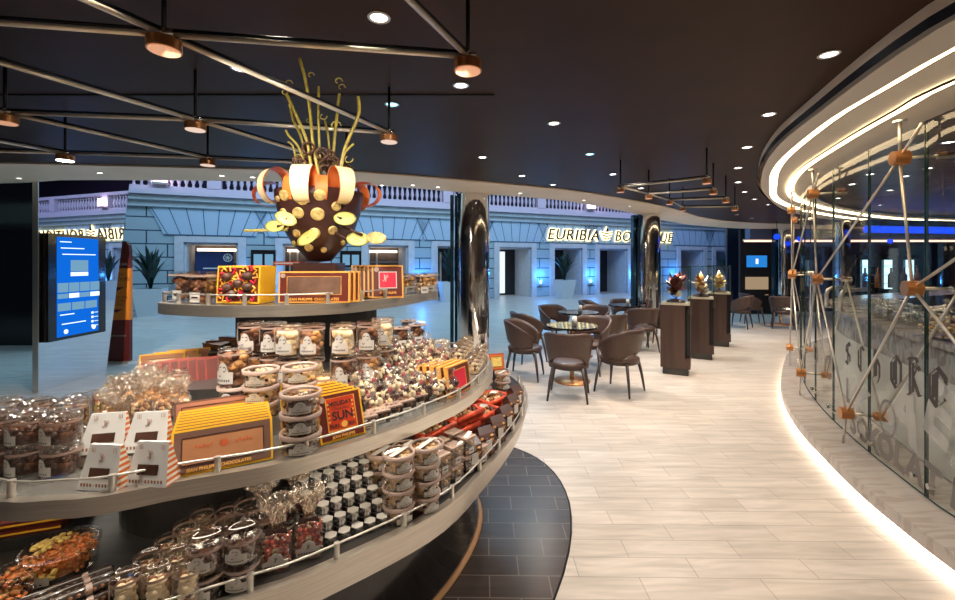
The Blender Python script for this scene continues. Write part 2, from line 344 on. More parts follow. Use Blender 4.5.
for i,(a,b) in enumerate(D):      # stone door surrounds with fanned stones above, deep reveals
    m=MB(); fwd=.26; cx=(a+b)/2; W=b-a
    for s_ in (a-fwd/2,b+fwd/2): m.box((s_,-.02,(DT+.2)/2),(fwd,.10,DT+.2))
    m.box((cx,-.02,DT+.10),(W,.10,.2))
    m.box((a+.03,.75,DT/2),(.06,1.4,DT)); m.box((b-.03,.75,DT/2),(.06,1.4,DT)); m.box((cx,.75,DT-.03),(W,1.4,.06))
    struct(fl(m.build('door_%d'%(i+1),'stone')))
    dr=struct(fl(MB().plate([(a-.55,2.50),(b+.55,2.50),(b+.95,3.42),(a-.95,3.42)],-.045,0).build('trim_%d'%(i+10),'cornice'))); dr.data.materials[0]=pm('fan_stone',(.40,.53,.65),.7)
    g=MB()
    for k in range(8):
        t=k/7; x0=a-.45+t*(W+.9); x1=a-.90+t*(W+1.8)
        g.add([(x0-.012,-.05,2.52),(x0+.012,-.05,2.52),(x1+.014,-.05,3.40),(x1-.014,-.05,3.40)],[(0,1,2,3)])
    g.box((cx,-.048,2.51),(W+1.1,.006,.03)); struct(fl(g.build('trim_%d'%(i+30),'groove')))
    # what is seen inside
    r=MB(); r.box((cx,1.5,DT/2),(W,.06,DT),0)
    if i==0:
        pass
    else:
        r.box((cx-W*.12,1.46,DT*.45),(W*.05,.05,DT*.9),1); r.box((cx-W*.33,1.45,DT*.45),(W*.05,.05,DT*.9),1)
    o=r.build('window_%d'%(i+1),['inroom' if i in (0,1,2) else 'darkroom','steelm']); struct(fl(o))
m=MB(); L_=S1-S0; cx=(S0+S1)/2
m.box((cx,.1,3.52),(L_,.5,.20)); m.box((cx,.05,3.70),(L_,.7,.16)); m.box((cx,0,3.86),(L_,.9,.14),1); m.box((cx,.02,3.97),(L_,.5,.08),1)
struct(fl(m.build('trim_3',['cornice','baluster'])))
m=MB(); m.box((cx,3.2,6),(L_+8,.2,5)); struct(fl(m.build('wall_mezzanine','nightwall')))
m=MB(); m.box((cx,1.5,4.0),(L_,3,.1)); struct(fl(m.build('trim_4','nightwall')))
# balustrade
bal=fl(empty('balustrade',label='pale stone balustrade of turned balusters along the top of the grey-blue facade',cat='balustrade'))
m=MB(); m.box((cx,0,4.78),(L_,.34,.14)); m.box((cx,0,4.06),(L_,.30,.08)); m.build('rail','baluster',bal)
piers=[fs(p) for p in (80,160,215,330,447,540,588,650,700)]
for p in piers: MB().box((p,0,4.42),(.42,.36,.66)).build('pier','baluster',bal)
prof=[(.045,0),(.05,.05),(.03,.09),(.075,.24),(.05,.40),(.028,.48),(.05,.53),(.045,.62)]
b0=MB().lathe(prof,7,0).build('baluster','baluster',bal); spots_=[]
s_=fs(118)
while s_<fs(745):
    if all(abs(s_-p)>.26 for p in piers): spots_.append(s_)
    s_+=.205
vis=[s for s in spots_ if True]
near=vis[:40]+[s for s in vis[40:] if fs(478)<s<fs(650)][:60]
for i,s in enumerate(near):
    o=b0 if i==0 else b0.copy()
    if i: C.objects.link(o); KIDS[bal.name].append(o)
    o.location=(s,0,4.10)
m=MB()
for s in [q for q in vis if q not in near]: m.lathe(prof,6,0,(s,0,4.10))
tag(m.build('baluster','baluster',bal),kind='stuff')
# facade sign
sg=fl(empty('wall_sign',label='halo-lit gold sign reading EURIBIA BOUTIQUE high on the facade',cat='sign'))
def letters(txt,px0,px1):
    s0,s1=fs(px0),fs(px1)
    for j,(nm,mt,off,y,ext) in enumerate((('letter_glow','e_sign',.038,-.10,.01),('letter_face','darkroom',.006,-.16,.015))):
        me=text_mesh(txt,.72,ext,.22,off,'LEFT',1.12); xs=[v.co.x for v in me.vertices]; k=(s1-s0)/(max(xs)-min(xs))
        me.materials.clear(); me.materials.append(M[mt]); o=bpy.data.objects.new(nm,me); C.objects.link(o)
        o.scale=(k,1,1); o.rotation_euler=(pi/2,0,0); o.location=(s0-min(xs)*k,y,2.66); adopt(o,sg)
letters('EURIBIA',546,597); letters('BOUTIQUE',613,671)
for j,(mt,ex,y) in enumerate((('e_sign',.05,-.10),('darkroom',0,-.16))):
    m=MB(); c0=fs(605)
    for k in range(3):
        a=(.34-.07*k); zz=3.06-.14*k; m.plate([(c0-a-ex,zz-.03-ex),(c0,zz-.08-ex),(c0+a+ex,zz+.0-ex),(c0+a+ex,zz+.05+ex),(c0,zz-.02+ex),(c0-a-ex,zz+.03+ex)],y,y+.01)
    m.plate([(c0-.10-ex,3.1),(c0+.02,3.34+ex),(c0+.12+ex,3.1)],y,y+.01); m.build('emblem',mt,sg)
# small wall lamps, planters, poster screens on the facade
for i,px in enumerate((263,420,540,590,632,672,740)):
    e=empty('wall_lamp',fw(fs(px),-.06,.55),PH,'small wall uplighter glowing blue between facade doors, '+('left of the menu screen','beside the dark doorway behind the pillar','beside the third white planter','in the middle pier under the sign','beside the second pillar','past the second pillar','at the far end of the facade')[i],'lamp','blue facade uplighters')
    MB().box((0,0,0),(.16,.12,.10)).build('housing','steelm',e); MB().lathe([(.0001,.05),(.045,.05),(.055,.20),(.0001,.20)],8).build('glass_cup','e_sconce',e)
    light('uplight','POINT',(0,-.28,.45),22,(.05,.30,1),.08,parent=e)
for px,nm in ((588,'above the sign'),(163,'beside the tall mirror')):
    e=empty('balcony_lamp',fw(fs(px),-.30,4.2),PH,'glowing pinkish square lamp on the balustrade '+nm,'lamp')
    MB().box((0,0,.17),(.36,.12,.36)).build('lamp_glass','e_pinkl',e); MB().box((0,.03,-.04),(.42,.20,.07)).build('bracket','steelm',e)
def planter(px,back,lab,h=.82,sc_=1.0,hl=1.5):
    e=empty('potted_palm',fw(fs(px),-back,0),PH,lab,'plant')
    MB().prism([(-.26,-.26),(.26,-.26),(.26,.26),(-.26,.26)],0,.02).build('base','pot',e)
    m=MB(); a,b=.26,.37; m.add([(x*a,y*a,.02) for x,y in((-1,-1),(1,-1),(1,1),(-1,1))]+[(x*b,y*b,h) for x,y in((-1,-1),(1,-1),(1,1),(-1,1))],[(i,(i+1)%4,4+(i+1)%4,4+i) for i in range(4)]); m.build('pot','pot',e)
    MB().prism([(-.33,-.33),(.33,-.33),(.33,.33),(-.33,.33)],h-.06,h-.03).build('soil','soil',e)
    m=MB()
    for k in range(34):
        a=rnd.uniform(0,2*pi); sp=rnd.uniform(.15,.85); H=hl*rnd.uniform(.6,1); P=[Vector((cos(a)*sp*t*t*.9,sin(a)*sp*t*t*.9,h-.04+H*(t-.28*t*t*sp))) for t in (0,.3,.6,.85,1)]
        n_=Vector((-sin(a),cos(a),0)); wd=(.035,.075,.07,.04,.004); vs=[]
        for p,q in zip(P,wd): vs+= [p-n_*q,p+n_*q]
        m.add(vs,[(2*j,2*j+1,2*j+3,2*j+2) for j in range(4)],0,True)
    tag(m.build('foliage','leaf',e),kind='stuff')
planter(165,1.6,'dark spiky plant in a white square pot beside the display window')
planter(441,1.0,'dark spiky plant just left of the mirrored pillar',hl=1.6)
planter(547,1.4,'dark spiky plant in a tall white pot under the sign')
planter(607+27,1.0,'dark spiky plant beside the second mirrored pillar')
planter(713,.8,'dark spiky plant behind the glass display cases')
for px0,px1,nm in ((251,276,'beside the display window'),(340,361,'behind the chocolate vase')):
    s0,s1=fs(px0),fs(px1); e=fl(empty('menu_screen',label='wide lit poster screen on the facade '+nm,cat='screen'))
    MB().box(((s0+s1)/2,-.04,1.72),(s1-s0,.06,.62)).build('frame','black',e)
    w_=(s1-s0)
    for k in (0,1): MB().box((s0+w_*(.28+.44*k),-.08,1.68),(w_*.34,.02,.40)).build('poster','e_card',e)
# shop display in the first opening: lit shelf, navy sign with round emblem
a,b=D[0]; e=fl(empty('shop_sign',label='navy panel with a white round emblem in the display window',cat='sign'))
MB().box(((a+b)/2+.05,.35,1.55),((b-a)*.72,.06,.85)).build('panel',pm('navy',(.01,.025,.10),.5),e)
m=MB(); m.tube([((a+b)/2+.45+.13*cos(t*pi/10),.31,1.75+.13*sin(t*pi/10)) for t in range(20)],.016,6,closed=True)
for t in range(8): m.tube([((a+b)/2+.45,.31,1.75),((a+b)/2+.45+.11*cos(t*pi/4+.2),.31,1.75+.11*sin(t*pi/4+.2))],.010,4)
m.build('emblem','whitep',e); MB().box(((a+b)/2+.1,.31,1.38),((b-a)*.5,.01,.04)).build('caption','whitep',e)
for i in (0,1,2):
    a,b=D[i]; e=fl(empty('lit_shelf',label='glowing light bar across the %s display window of the facade'%ORD[i],cat='light'))
    MB().box(((a+b)/2,1.3,2.05),((b-a)*.8,.1,.10)).build('tube','e_dim',e)
    for k in range(3): MB().box(((a+b)/2,1.32,.7+.45*k),((b-a)*.86,.2,.03)).build('shelf','stone',e)
a,b=D[4]; e=fl(empty('lit_mirror',label='tall pale lit glass inside the doorway right of the first mirrored pillar',cat='glass'))
MB().box((a+(b-a)*.42,1.35,1.1),((b-a)*.34,.05,2.0)).build('pane',em('pale_glow',(.7,.85,.9),.9),e)

# ---------------------------------------------------------------- mirrored pillars
for X,Y,r,lab in ((-.08,6.32,.255,'mirrored round pillar behind the chocolate display'),(3.53,8.95,.26,'mirrored round pillar between cafe tables and facade'),(8.98,12.6,.26,'mirrored round pillar behind the last cafe chairs')):
    e=empty('mirrored_pillar',(X,Y,0),0,lab,'pillar')
    MB().cyl((0,0,.08),r,CH-.10,40).build('shaft','chrome',e); MB().cyl((0,0,0),r+.02,.08,40).build('base_ring','steel',e)
    m=MB(); m.box((-r-.035,-.02,CH/2),(.05,.16,CH-.06)); m.build('reflection_strip',pm('painted_reflection',(.03,.08,.13),.06,.6),e)  # dark blue strip stands in for a reflection along the shaft
# ---------------------------------------------------------------- tall mirror with touch screen, totem, on the left
m=MB(); Y0,Y1,Y1t=5.29,6.25,6.73; X=-5.4
Y1=6.30; Y1t=6.78; XT=lambda y:X-.037*(y-Y0)
q=[(XT(Y0),Y0,0),(XT(Y1),Y1,0),(XT(Y1t),Y1t,3.1),(XT(Y0),Y0,3.1)]; q2=[(x-.06,y,z) for x,y,z in q]
e=empty('tall_mirror',(0,0,0),0,'tall frameless mirror panel with a slanting edge standing behind the display','mirror')
m.add(q+q2,[(0,1,2,3),(4,7,6,5),(0,4,5,1),(1,5,6,2),(2,6,7,3),(3,7,4,0)]); m.build('mirror_glass','mirror',e)
MB().box((X-.03,Y0-.006,1.55),(.07,.010,3.1)).build('edge_trim','steelm',e)
e=empty('touch_screen',(XT(5.76)+.045,5.76,0),.037,'large blue touch screen in a black frame on the tall mirror','screen')
MB().box((0,0,1.28),(.07,.86,1.36)).build('frame','black',e)
scn=MB().box((.037,-.01,1.28),(.006,.62,1.28)).build('screen','e_screen',e)
def scard(y,z,wy,hz,mt='e_card'):
    return adopt(MB().box((.042,y,z),(.004,wy,hz)).build('screen_card' if mt=='e_card' else 'screen_text',mt),scn)
scard(.0,1.55,.26,.15); scard(0,1.44,.26,.05,'e_line')
for k in range(4): scard(-.24+.16*k,1.27,.145,.12); scard(-.24+.16*k,1.16,.145,.06,'e_line' if k%2 else 'e_card')
for k in range(3): scard(-.22+.2*k,1.02,.18,.10)
for z,wy,y in ((1.86,.16,-.2),(1.78,.34,-.1),(1.70,.5,0),(.92,.2,-.18),(.80,.35,-.08)): scard(y,z,wy,.012,'e_line')
for z in (.9,.84,.78,.72): scard(.20,z,.03,.03,'e_line'); scard(.26,z,.06,.008,'e_line')
for y in (-.2,.22):
    m=MB(); m.cyl((0,0,0),.03,.004,14,T=Matrix.Translation((.042,y,.70))@Matrix.Rotation(pi/2,4,'Y')); adopt(m.build('screen_button','e_line'),scn)
e=empty('totem_sign',(-5.72,6.85,0),0,'tall dark red and orange totem sign with small lettering beside the tall mirror','sign')
def toty(z): return -.28+.10*(z/1.93)
def tp(z0,z1,round_=False):
    P=[(toty(z0),z0),(.20,z0),(.20,z1)]
    if round_: P=[(toty(z0),z0),(.20,z0),(.20,z1-.16),(.185,z1-.06),(.14,z1),(toty(z1)+.09,z1),(toty(z1),z1-.12)]
    else: P.append((toty(z1),z1))
    return P
MB().plate(tp(.03,.68),-.03,.03).build('lower_panel','totemred',e); MB().plate(tp(.68,1.50),-.03,.03).build('middle_panel','totemor',e)
MB().plate(tp(1.50,1.93,True),-.03,.03).build('upper_panel','totemred',e); MB().plate([(-.31,0),(.23,0),(.23,.03),(-.31,.03)],-.10,.10).build('base','steelm',e)
text('lettering','COCKTAIL BAR',.05,'paper',e,(.0,-.034,1.55))
text('lettering','OPEN\nBAR HOURS',.075,'totemred',e,(0,-.034,1.38)); text('lettering','CHOCOLATE\nAND CAFE\nALL DAY',.055,'totemred',e,(0,-.034,1.02))
m=MB(); m.plate([(-.12,1.20),(.12,1.20),(.0,1.14)],-.036,-.031); m.plate([(-.12,1.60-.75),(.10,.85),(.0,.80)],-.036,-.031); m.build('arrow','totemred',e)
text('lettering','WALK IN AND ENJOY',.03,'paper',e,(0,-.034,.42))

# ---------------------------------------------------------------- ring cove over the bar
Rout=[(1.95,-2.5),(1.80,-.6),(1.72,.7),(1.74,1.56),(1.81,1.92),(2.0,2.51),(2.33,3.4),(2.94,4.5),(3.91,5.87),(5.96,8.07),(9,9.9),(14,11.3)]
Rs1=[(2.25,-2.5),(2.08,-.6),(1.98,.9),(2.02,1.82),(2.04,1.92),(2.13,2.28),(2.29,2.84),(2.77,3.95),(3.4,4.97),(4.51,6.46),(6.3,8.0),(9.1,9.6),(14,10.9)]
Rs2=[(2.65,-2.5),(2.45,-.6),(2.36,1.0),(2.41,2.17),(2.53,2.58),(2.81,3.34),(3.33,4.5),(4.12,5.69),(5.0,6.6),(6.6,7.8),(9.3,9.25),(14,10.5)]
Rin=[(3.1,-2.5),(2.9,-.4),(2.80,1.2),(2.86,2.58),(3.12,3.17),(3.44,3.95),(4.0,4.97),(4.94,6.24),(6.3,7.35),(8.2,8.4),(10.5,9.2),(14,10.1)]
R=[resample(spline(p,8,False),110) for p in (Rout,Rs1,Rs2,Rin)]
def strip(m,A,B,za,zb,mi=0):
    n=len(A); m.add([(x,y,za) for x,y in A]+[(x,y,zb) for x,y in B],[(i,n+i,n+i+1,i+1) for i in range(n-1)],mi,False)
RZ=2.5
def lerp(A,B,d):  # curve A shifted by d metres towards B
    return [(a[0]+(b[0]-a[0])*d/(math.hypot(b[0]-a[0],b[1]-a[1]) or 1),a[1]+(b[1]-a[1])*d/(math.hypot(b[0]-a[0],b[1]-a[1]) or 1)) for a,b in zip(A,B)]
m=MB(); strip(m,R[0],R[0],RZ+.05,RZ+.005,0); o=m.build('trim_5','blackmatt'); struct(o); m=MB(); strip(m,R[0],R[0],CH,RZ+.05,0); struct(m.build('trim_51','cream'))  # upper cream band stands in for the glow above the dark gap
m=MB()
strip(m,lerp(R[0],R[1],.03),lerp(R[1],R[0],.022),RZ,RZ); strip(m,lerp(R[0],R[1],.03),lerp(R[0],R[1],.03),RZ,RZ+.09)
strip(m,lerp(R[1],R[2],.055),lerp(R[2],R[1],.022),RZ+.02,RZ+.02); strip(m,lerp(R[2],R[3],.055),R[3],RZ+.04,RZ+.02); strip(m,R[3],R[3],RZ+.02,CH)
struct(m.build('trim_6','ringw'))
for i in (1,2):
    m=MB(); strip(m,lerp(R[i],R[i-1],.022),lerp(R[i],R[i+1] if i<3 else R[3],.055),RZ+.004,RZ+.026+.0*i); struct(m.build('trim_%d'%(6+i),'e_strip'))
m=MB(); m.add([(x,y,RZ+.05) for x,y in [(30,-2.5)]+R[3]+[(30,10.1)]],[tuple(range(len(R[3])+2))]); struct(m.build('trim_9','barceil'))
# ---------------------------------------------------------------- bar: kerb, glass screen, counter
Kout=[(1.90,-2.0),(2.12,.3),(2.28,1.5),(2.38,2.14),(2.44,2.46),(2.58,2.99),(2.96,3.97),(3.38,4.76),(3.87,5.48),(4.63,6.47),(5.11,7.0),(6.6,8.2),(9,9.4),(13,10.4)]
G=[(2.25,-2.0),(2.45,.3),(2.60,1.7),(2.72,2.45),(2.78,2.67),(3.0,3.30),(3.28,3.97),(3.57,4.55),(4.0,5.28),(4.65,6.2),(5.4,7.0),(6.8,7.95),(9.1,9.1),(13,10.1)]
K=resample(spline(Kout,8,False),120); Gs=resample(spline(G,8,False),120)
Kl=offset(K[::-1],.0,False)[::-1]
def inset(P,d): return offset(P,d,False)     # towards the bar
def slab(m,A,B,z0,z1,mi=0,mt=None):
    strip(m,A,B,z1,z1,mt if mt is not None else mi); strip(m,A,A,z0,z1,mi); strip(m,B,B,z0,z1,mi); strip(m,A,B,z0,z0,mi)
m=MB(); slab(m,K,inset(K,1.3),.055,.14); slab(m,inset(K,.07),inset(K,1.2),0,.055,0); struct(m.build('trim_40','marble'))
m=MB(); strip(m,inset(K,.035),inset(K,.035),.012,.052); struct(m.build('trim_41','e_kerb'))
# glass panels, one thing each
import bisect
def path_len(P):
    L=[0]
    for a,b in zip(P,P[1:]): L.append(L[-1]+math.hypot(b[0]-a[0],b[1]-a[1]))
    return L
GL=spline(G,24,False); LL=path_len(GL)
def gp(l):
    k=min(max(bisect.bisect(LL,l)-1,0),len(GL)-2); t=(l-LL[k])/(LL[k+1]-LL[k]); a,b=GL[k],GL[k+1]
    tx,ty=b[0]-a[0],b[1]-a[1]; q=math.hypot(tx,ty); return Vector((a[0]+tx*t,a[1]+ty*t,0)),Vector((tx/q,ty/q,0)),Vector((-ty/q,tx/q,0))  # point, along, towards aisle
def lnear(x,y): return min(((p[0]-x)**2+(p[1]-y)**2,l) for p,l in zip(GL,LL))[1]
J=[lnear(*p) for p in ((2.5,.75),(2.59,1.40),(2.65,1.98),(2.78,2.67),(3.0,3.30),(3.28,3.97),(3.57,4.55),(3.93,5.18),(4.36,5.85),(4.86,6.48),(5.45,7.05))]
PL=('beside the camera','holding the lower brown vertical lettering','with the vertical word and blackletter end','with the big ring letter, nearest full view','with the low copper hub in front','with blackletter initial','behind the second low copper hub','next to the far low hub','at the bend of the kerb','past the bend of the kerb')
for i in range(1,len(J)-1):
    l0,l1=J[i]+.008,J[i+1]-.008; n=8; e=empty('glass_screen',(0,0,0),0,'clear glass screen panel on the marble kerb, %s'%PL[i],'glass screen','glass panels of the bar screen')
    P=[gp(l0+(l1-l0)*k/n) for k in range(n+1)]; m=MB(); vs=[(p.x,p.y,z) for z in (.142,2.46) for p,_,_ in P]
    vs2=[(p.x-q.x*.01,p.y-q.y*.01,z) for z in (.142,2.46) for p,_,q in P]
    m.add(vs,[(k,k+1,n+2+k,n+1+k) for k in range(n)],0,True); m.build('pane','glass',e)
    ed=MB(); 
    for k in (0,n):
        p,t,q=P[k]; ed.box((p.x-q.x*.006,p.y-q.y*.006,1.30),(.004,.012,2.32),0,rz=atan2(t.y,t.x))
    ed.tube([(p.x,p.y,.148) for p,_,_ in P],.005,4); ed.build('edge','glassedge',e)
    for l in (l0+.07,l1-.07):
        p,t,q=gp(l); m=MB(); m.cyl((0,0,0),.018,.03,12,T=Matrix.Translation((p.x+q.x*.03,p.y+q.y*.03,.24))@Matrix.Rotation(atan2(q.y,q.x),4,'Z')@Matrix.Rotation(-pi/2,4,'Y')); m.build('clamp','chrome',e)
# blackletter and other lettering applied to the glass; strokes of a broad nib
def nib(m,pts,w=.035,T=None,mi=0):
    d=Vector((w*.5,0,w*.35))
    P=[Vector((x,0,z)) for x,z in pts]
    for a,b in zip(P,P[1:]): 
        m.add([a-d,a+d,b+d,b-d],[(0,1,2,3)],mi,False,T)
GLY={'S':[[(.62,.85),(.45,1.0),(.15,.85),(.12,.62),(.6,.42),(.62,.18),(.35,0),(.05,.12)],[(.35,.95),(.35,.05)]],
'C':[[(.65,.85),(.42,1.0),(.1,.8),(.1,.2),(.4,0),(.68,.18)],[(.34,.95),(.34,.1)],[(.1,.5),(.34,.6)]],
'H':[[(.05,.9),(.2,1.0),(.2,.05),(.05,0)],[(.2,.55),(.42,.68),(.6,.5),(.6,.1),(.45,-.12)],[(.36,.95),(.36,.1)],[(.2,1.0),(.5,.92)]],
'O':[[(.38,1.0),(.08,.75),(.08,.22),(.38,0),(.68,.25),(.68,.78),(.38,1.0)],[(.38,.9),(.38,.1)],[(.24,.8),(.24,.2)]],
'K':[[(.05,.95),(.2,1.0),(.2,0),(.05,.0)],[(.36,.9),(.36,.1)],[(.36,.5),(.6,.85),(.7,.75)],[(.36,.5),(.66,.08),(.78,.1)],[(.1,1.0),(.5,1.05),(.6,.95)]],
'L':[[(.1,.95),(.25,1.0),(.25,.1),(.7,.05)],[(.4,.9),(.4,.15)],[(.05,.0),(.3,.08)]],
'A':[[(.05,.05),(.2,.1),(.2,.75),(.4,1.0),(.62,.8),(.62,.1),(.75,.05)],[(.2,.45),(.62,.45)],[(.36,.85),(.36,.15)]],
'D':[[(.1,.95),(.4,1.0),(.68,.75),(.66,.2),(.4,0),(.1,.08)],[(.15,.9),(.15,.1)],[(.34,.85),(.34,.15)]],
'E':[[(.65,.85),(.4,1.0),(.12,.8),(.12,.2),(.4,0),(.68,.15)],[(.12,.5),(.55,.55)],[(.35,.9),(.35,.1)]]}
def glyph(ch,l,z,h,mt,e,name='letter',w=.028):
    p,t,q=gp(l); m=MB(); T=Matrix.Translation((p.x+q.x*.006,p.y+q.y*.006,z))@Matrix.Rotation(atan2(t.y,t.x)+pi,4,'Z')
    for st in GLY[ch]: nib(m,[(x*h*.82-.38*h,zz*h) for x,zz in st],w,T)
    return m.build(name,mt,e)
e=empty('glass_lettering',(0,0,0),0,'large dark blackletter word on the bar glass','lettering')
l=lnear(3.20,3.72)
def ly(y): return min((abs(p[1]-y),l_) for p,l_ in zip(GL,LL))[1]
for k,ch in enumerate('SCHOKOLADE'): glyph(ch,ly((3.62,3.38,3.15,2.94,2.74,2.54,2.33,2.12,1.90,1.68)[k]),.735,.19+.012*min(k,4),'letdark',e)
def gtext(txt,l,z,size,mt,e,rot=0,off=.008,inw=.0):
    p,t,q=gp(l); me=text_mesh(txt,size,0,0,off,'CENTER'); me.name='letter'; me.materials.clear(); me.materials.append(M[mt])
    o=bpy.data.objects.new('letter',me); C.objects.link(o); R_=Matrix.Translation((p.x+q.x*(.004-inw),p.y+q.y*(.004-inw),z))@Matrix.Rotation(atan2(t.y,t.x)+pi,4,'Z')@Matrix.Rotation(pi/2,4,'X')@Matrix.Rotation(rot,4,'Z'); o.matrix_world=R_; adopt(o,e)
e=empty('glass_lettering',(0,0,0),0,'brown word CIOCCOLATA running down the bar glass','lettering'); 
l=lnear(2.67,2.28)
for k,ch in enumerate('CIOCCOLATA'): gtext(ch,l,.98-.088*k,.14,'letdark',e,rot=-pi/2,off=.006)
e=empty('glass_lettering',(0,0,0),0,'pale grey capitals low on the bar glass with a large ring letter','lettering')
p,t,q=gp(lnear(2.93,3.05)); m=MB(); Tm=Matrix.Translation((p.x+q.x*.004,p.y+q.y*.004,.49))@Matrix.Rotation(atan2(t.y,t.x)+pi,4,'Z')
for k in range(32):
    a0,a1=2*pi*k/32,2*pi*(k+1)/32; m.add([(.085*cos(a0),0,.115*sin(a0)),(.105*cos(a0),0,.135*sin(a0)),(.105*cos(a1),0,.135*sin(a1)),(.085*cos(a1),0,.115*sin(a1))],[(0,1,2,3)],0,False,Tm)
m.build('ring_letter','letgrey',e)
for ch,l_,z,s_ in (('C',lnear(3.33,4.1),.50,.30),('O',lnear(3.55,4.5),.55,.28),('L',lnear(3.13,3.6),.42,.28),('M',lnear(3.9,5.1),.62,.34)): gtext(ch,l_,z,s_,'letgrey',e)
e=empty('glass_lettering',(0,0,0),0,'large slanting grey word SOKOLATI near the foot of the bar glass','lettering')
for k,ch in enumerate('SOKOLATI'[::-1]): gtext(ch,lnear(2.72,2.45)+.165*k,.20+.02*k*0,.24,'letgrey',e,rot=-.12,off=.012)
e=empty('glass_lettering',(0,0,0),0,'huge ghosted frosted capitals crossing the bar glass','lettering')
for ch,x,y,z in (('A',2.87,2.9,.45),('E',2.74,2.6,.55),('R',2.68,2.35,.42),('K',3.1,3.5,.30)): gtext(ch,lnear(x,y),z,.5,'frost',e,rot=-.3,off=.02)

# lattice of steel rods and copper hubs through the glass
lt=empty('rod_lattice',(0,0,0),0,'screen of crossing steel rods with copper hubs from kerb to ring ceiling','lattice')
def lp(l,z,o): p,t,q=gp(l); return Vector((p.x+q.x*o,p.y+q.y*o,z))
nodes_px=[(851,409,.40),(908,287,1.44),(897,165,2.25),(804.6,369,.38),(823,277,1.45),(816,195,2.28),(793,347,.36),(796,275,1.45),(795,210,2.26)]
lowl=[lnear(3.09,3.5)-.13,lnear(3.66,4.75)-.15,lnear(4.45,6.0),lnear(5.5,7.2)]
lowl=[lnear(2.58,1.55)]+lowl
midl=[(a+b)/2 for a,b in zip(lowl,lowl[1:])]; midl=[lnear(2.74,2.58)]+midl[1:]
def hub(p,l,r=.046,mt='copper'):
    _,t,q=gp(l); m=MB(); m.cyl((0,0,-.04),r,.08,16,T=Matrix.Translation(p)@Matrix.Rotation(atan2(q.y,q.x),4,'Z')@Matrix.Rotation(pi/2,4,'Y')); m.build('hub',mt,lt)
def rod(a,b,r=.0085): MB().tube([a,b],r,8).build('rod','steelm',lt)
for o_ in (.11,-.11):
    for i in range(len(lowl)-1):
        a=lp(lowl[i],.40,o_); b=lp(lowl[i+1],.40,o_); c=lp(midl[i],1.44,o_); A_=lp(lowl[i],2.26,o_) if 0 else lp(lowl[i+1],2.26,o_)
        A_=lp(midl[i]+.13,2.26,o_)
        hr=.046 if o_>0 else .034
        if i: hub(a,lowl[i],hr)
        hub(c,midl[i],hr if o_>0 else .020,'copper' if o_>0 else 'chrome'); hub(A_,midl[i]+.13,hr if o_>0 else .020,'copper' if o_>0 else 'chrome')
        rod(a,c); rod(b,c)
        if o_<0: continue
        rod(c,A_); rod(A_,lp(midl[i]+.13,RZ-.005,o_),.009); rod(A_,lp(midl[i]-.06,2.42,o_),.009)
        if i+1<len(midl): rod(A_,lp(midl[i+1],1.44,o_))
        g_=lp(midl[i]+.13,RZ-.012,o_); MB().cyl((g_.x,g_.y,RZ-.012),.035,.012,12).build('ceiling_plate','steelm',lt)
        if i==0: rod(c,lp(midl[0]-1.25,2.25,o_))
        if i: rod(a,lp(lowl[i]+.05,.145,o_),.009)
for i in range(len(lowl)-1):
    for l_,z in ((lowl[i],.40),(midl[i],1.44),(midl[i]+.13,2.26)): rod(lp(l_,z,.11),lp(l_,z,-.11),.010)

# marble counter behind the glass
e=empty('bar_counter',(0,0,0),0,'grey marble bar counter behind the glass screen','counter')
Cn=resample(spline([(2.75,-1.5),(2.85,.5),(2.95,2.0),(3.05,2.75),(3.42,3.6),(3.9,4.6),(4.45,5.4),(5.3,6.4),(6.8,7.3),(9,8.3)],8,False),80)
m=MB(); slab(m,inset(Cn,.04),inset(Cn,.55),.14,1.02); m.build('body','marble2',e); m=MB(); slab(m,Cn,inset(Cn,.60),1.02,1.06); m.build('worktop','marble2',e)
m=MB(); strip(m,inset(Cn,.035),inset(Cn,.035),.16,.80); m.build('lower_panel',pm('pale_panel',(.50,.50,.47),.4),e)
e=empty('back_counter',(0,0,0),0,'brown stone back counter of the bar with a chrome ledge','counter')
Cb=[q for q in inset(Cn,1.55) if q[1]>2.0 and q[0]<9]
m=MB(); slab(m,inset(Cb,.04),inset(Cb,.6),.0,1.17); m.build('body',marble('brown_stone',(.42,.30,.20),(.20,.12,.08)),e); m=MB(); slab(m,Cb,inset(Cb,.64),1.17,1.21); m.build('ledge','marble',e)
# far wall of the bar hall, neon, fridges
struct(MB().box((19.6,14.0,1.9),(23,.1,3.8)).build('wall_right',pm('bar_wall',(.015,.02,.05),.35)))
m=MB(); m.box((18.6,12.9,2.42),(21,.25,.36)); struct(m.build('trim_50',pm('fascia',(.06,.10,.20),.4)))
e=empty('led_line',(11.4,12.72,2.22),0,'thin pinkish light line along the far fascia beyond the bar','light'); MB().box((0,0,0),(7.0,.06,.05)).build('tube','e_pink',e); MB().box((0,.05,.03),(7.02,.04,.05)).build('channel','steelm',e)
e=empty('neon_tube',(10.2,9.0,2.22),radians(10),'long bright blue neon band above the far part of the bar','light'); MB().box((0,0,.03),(5.0,.10,.12)).build('tube','e_neon',e); MB().box((0,.04,.16),(5.1,.34,.12)).build('housing','blackm',e)
light('neon_light','AREA',(10.2,8.8,2.0),7,(.05,.15,1),4.5,.2)
e=empty('wall_screen',(8.6,13.3,0),0,'blue glowing screen in a dark niche at the far end of the hall','screen'); MB().box((0,0,1.3),(1.0,.1,2.6)).build('niche','blackmatt',e); MB().box((.0,-.06,1.62),(.62,.02,.36)).build('screen','e_bs',e)
MB().box((0,-.06,1.62),(.08,.025,.16)).build('screen_image','e_line',e); MB().box((-.02,-.08,.95),(.66,.10,.38)).build('lit_counter',em('brass_glow',(.5,.36,.22),.5),e)
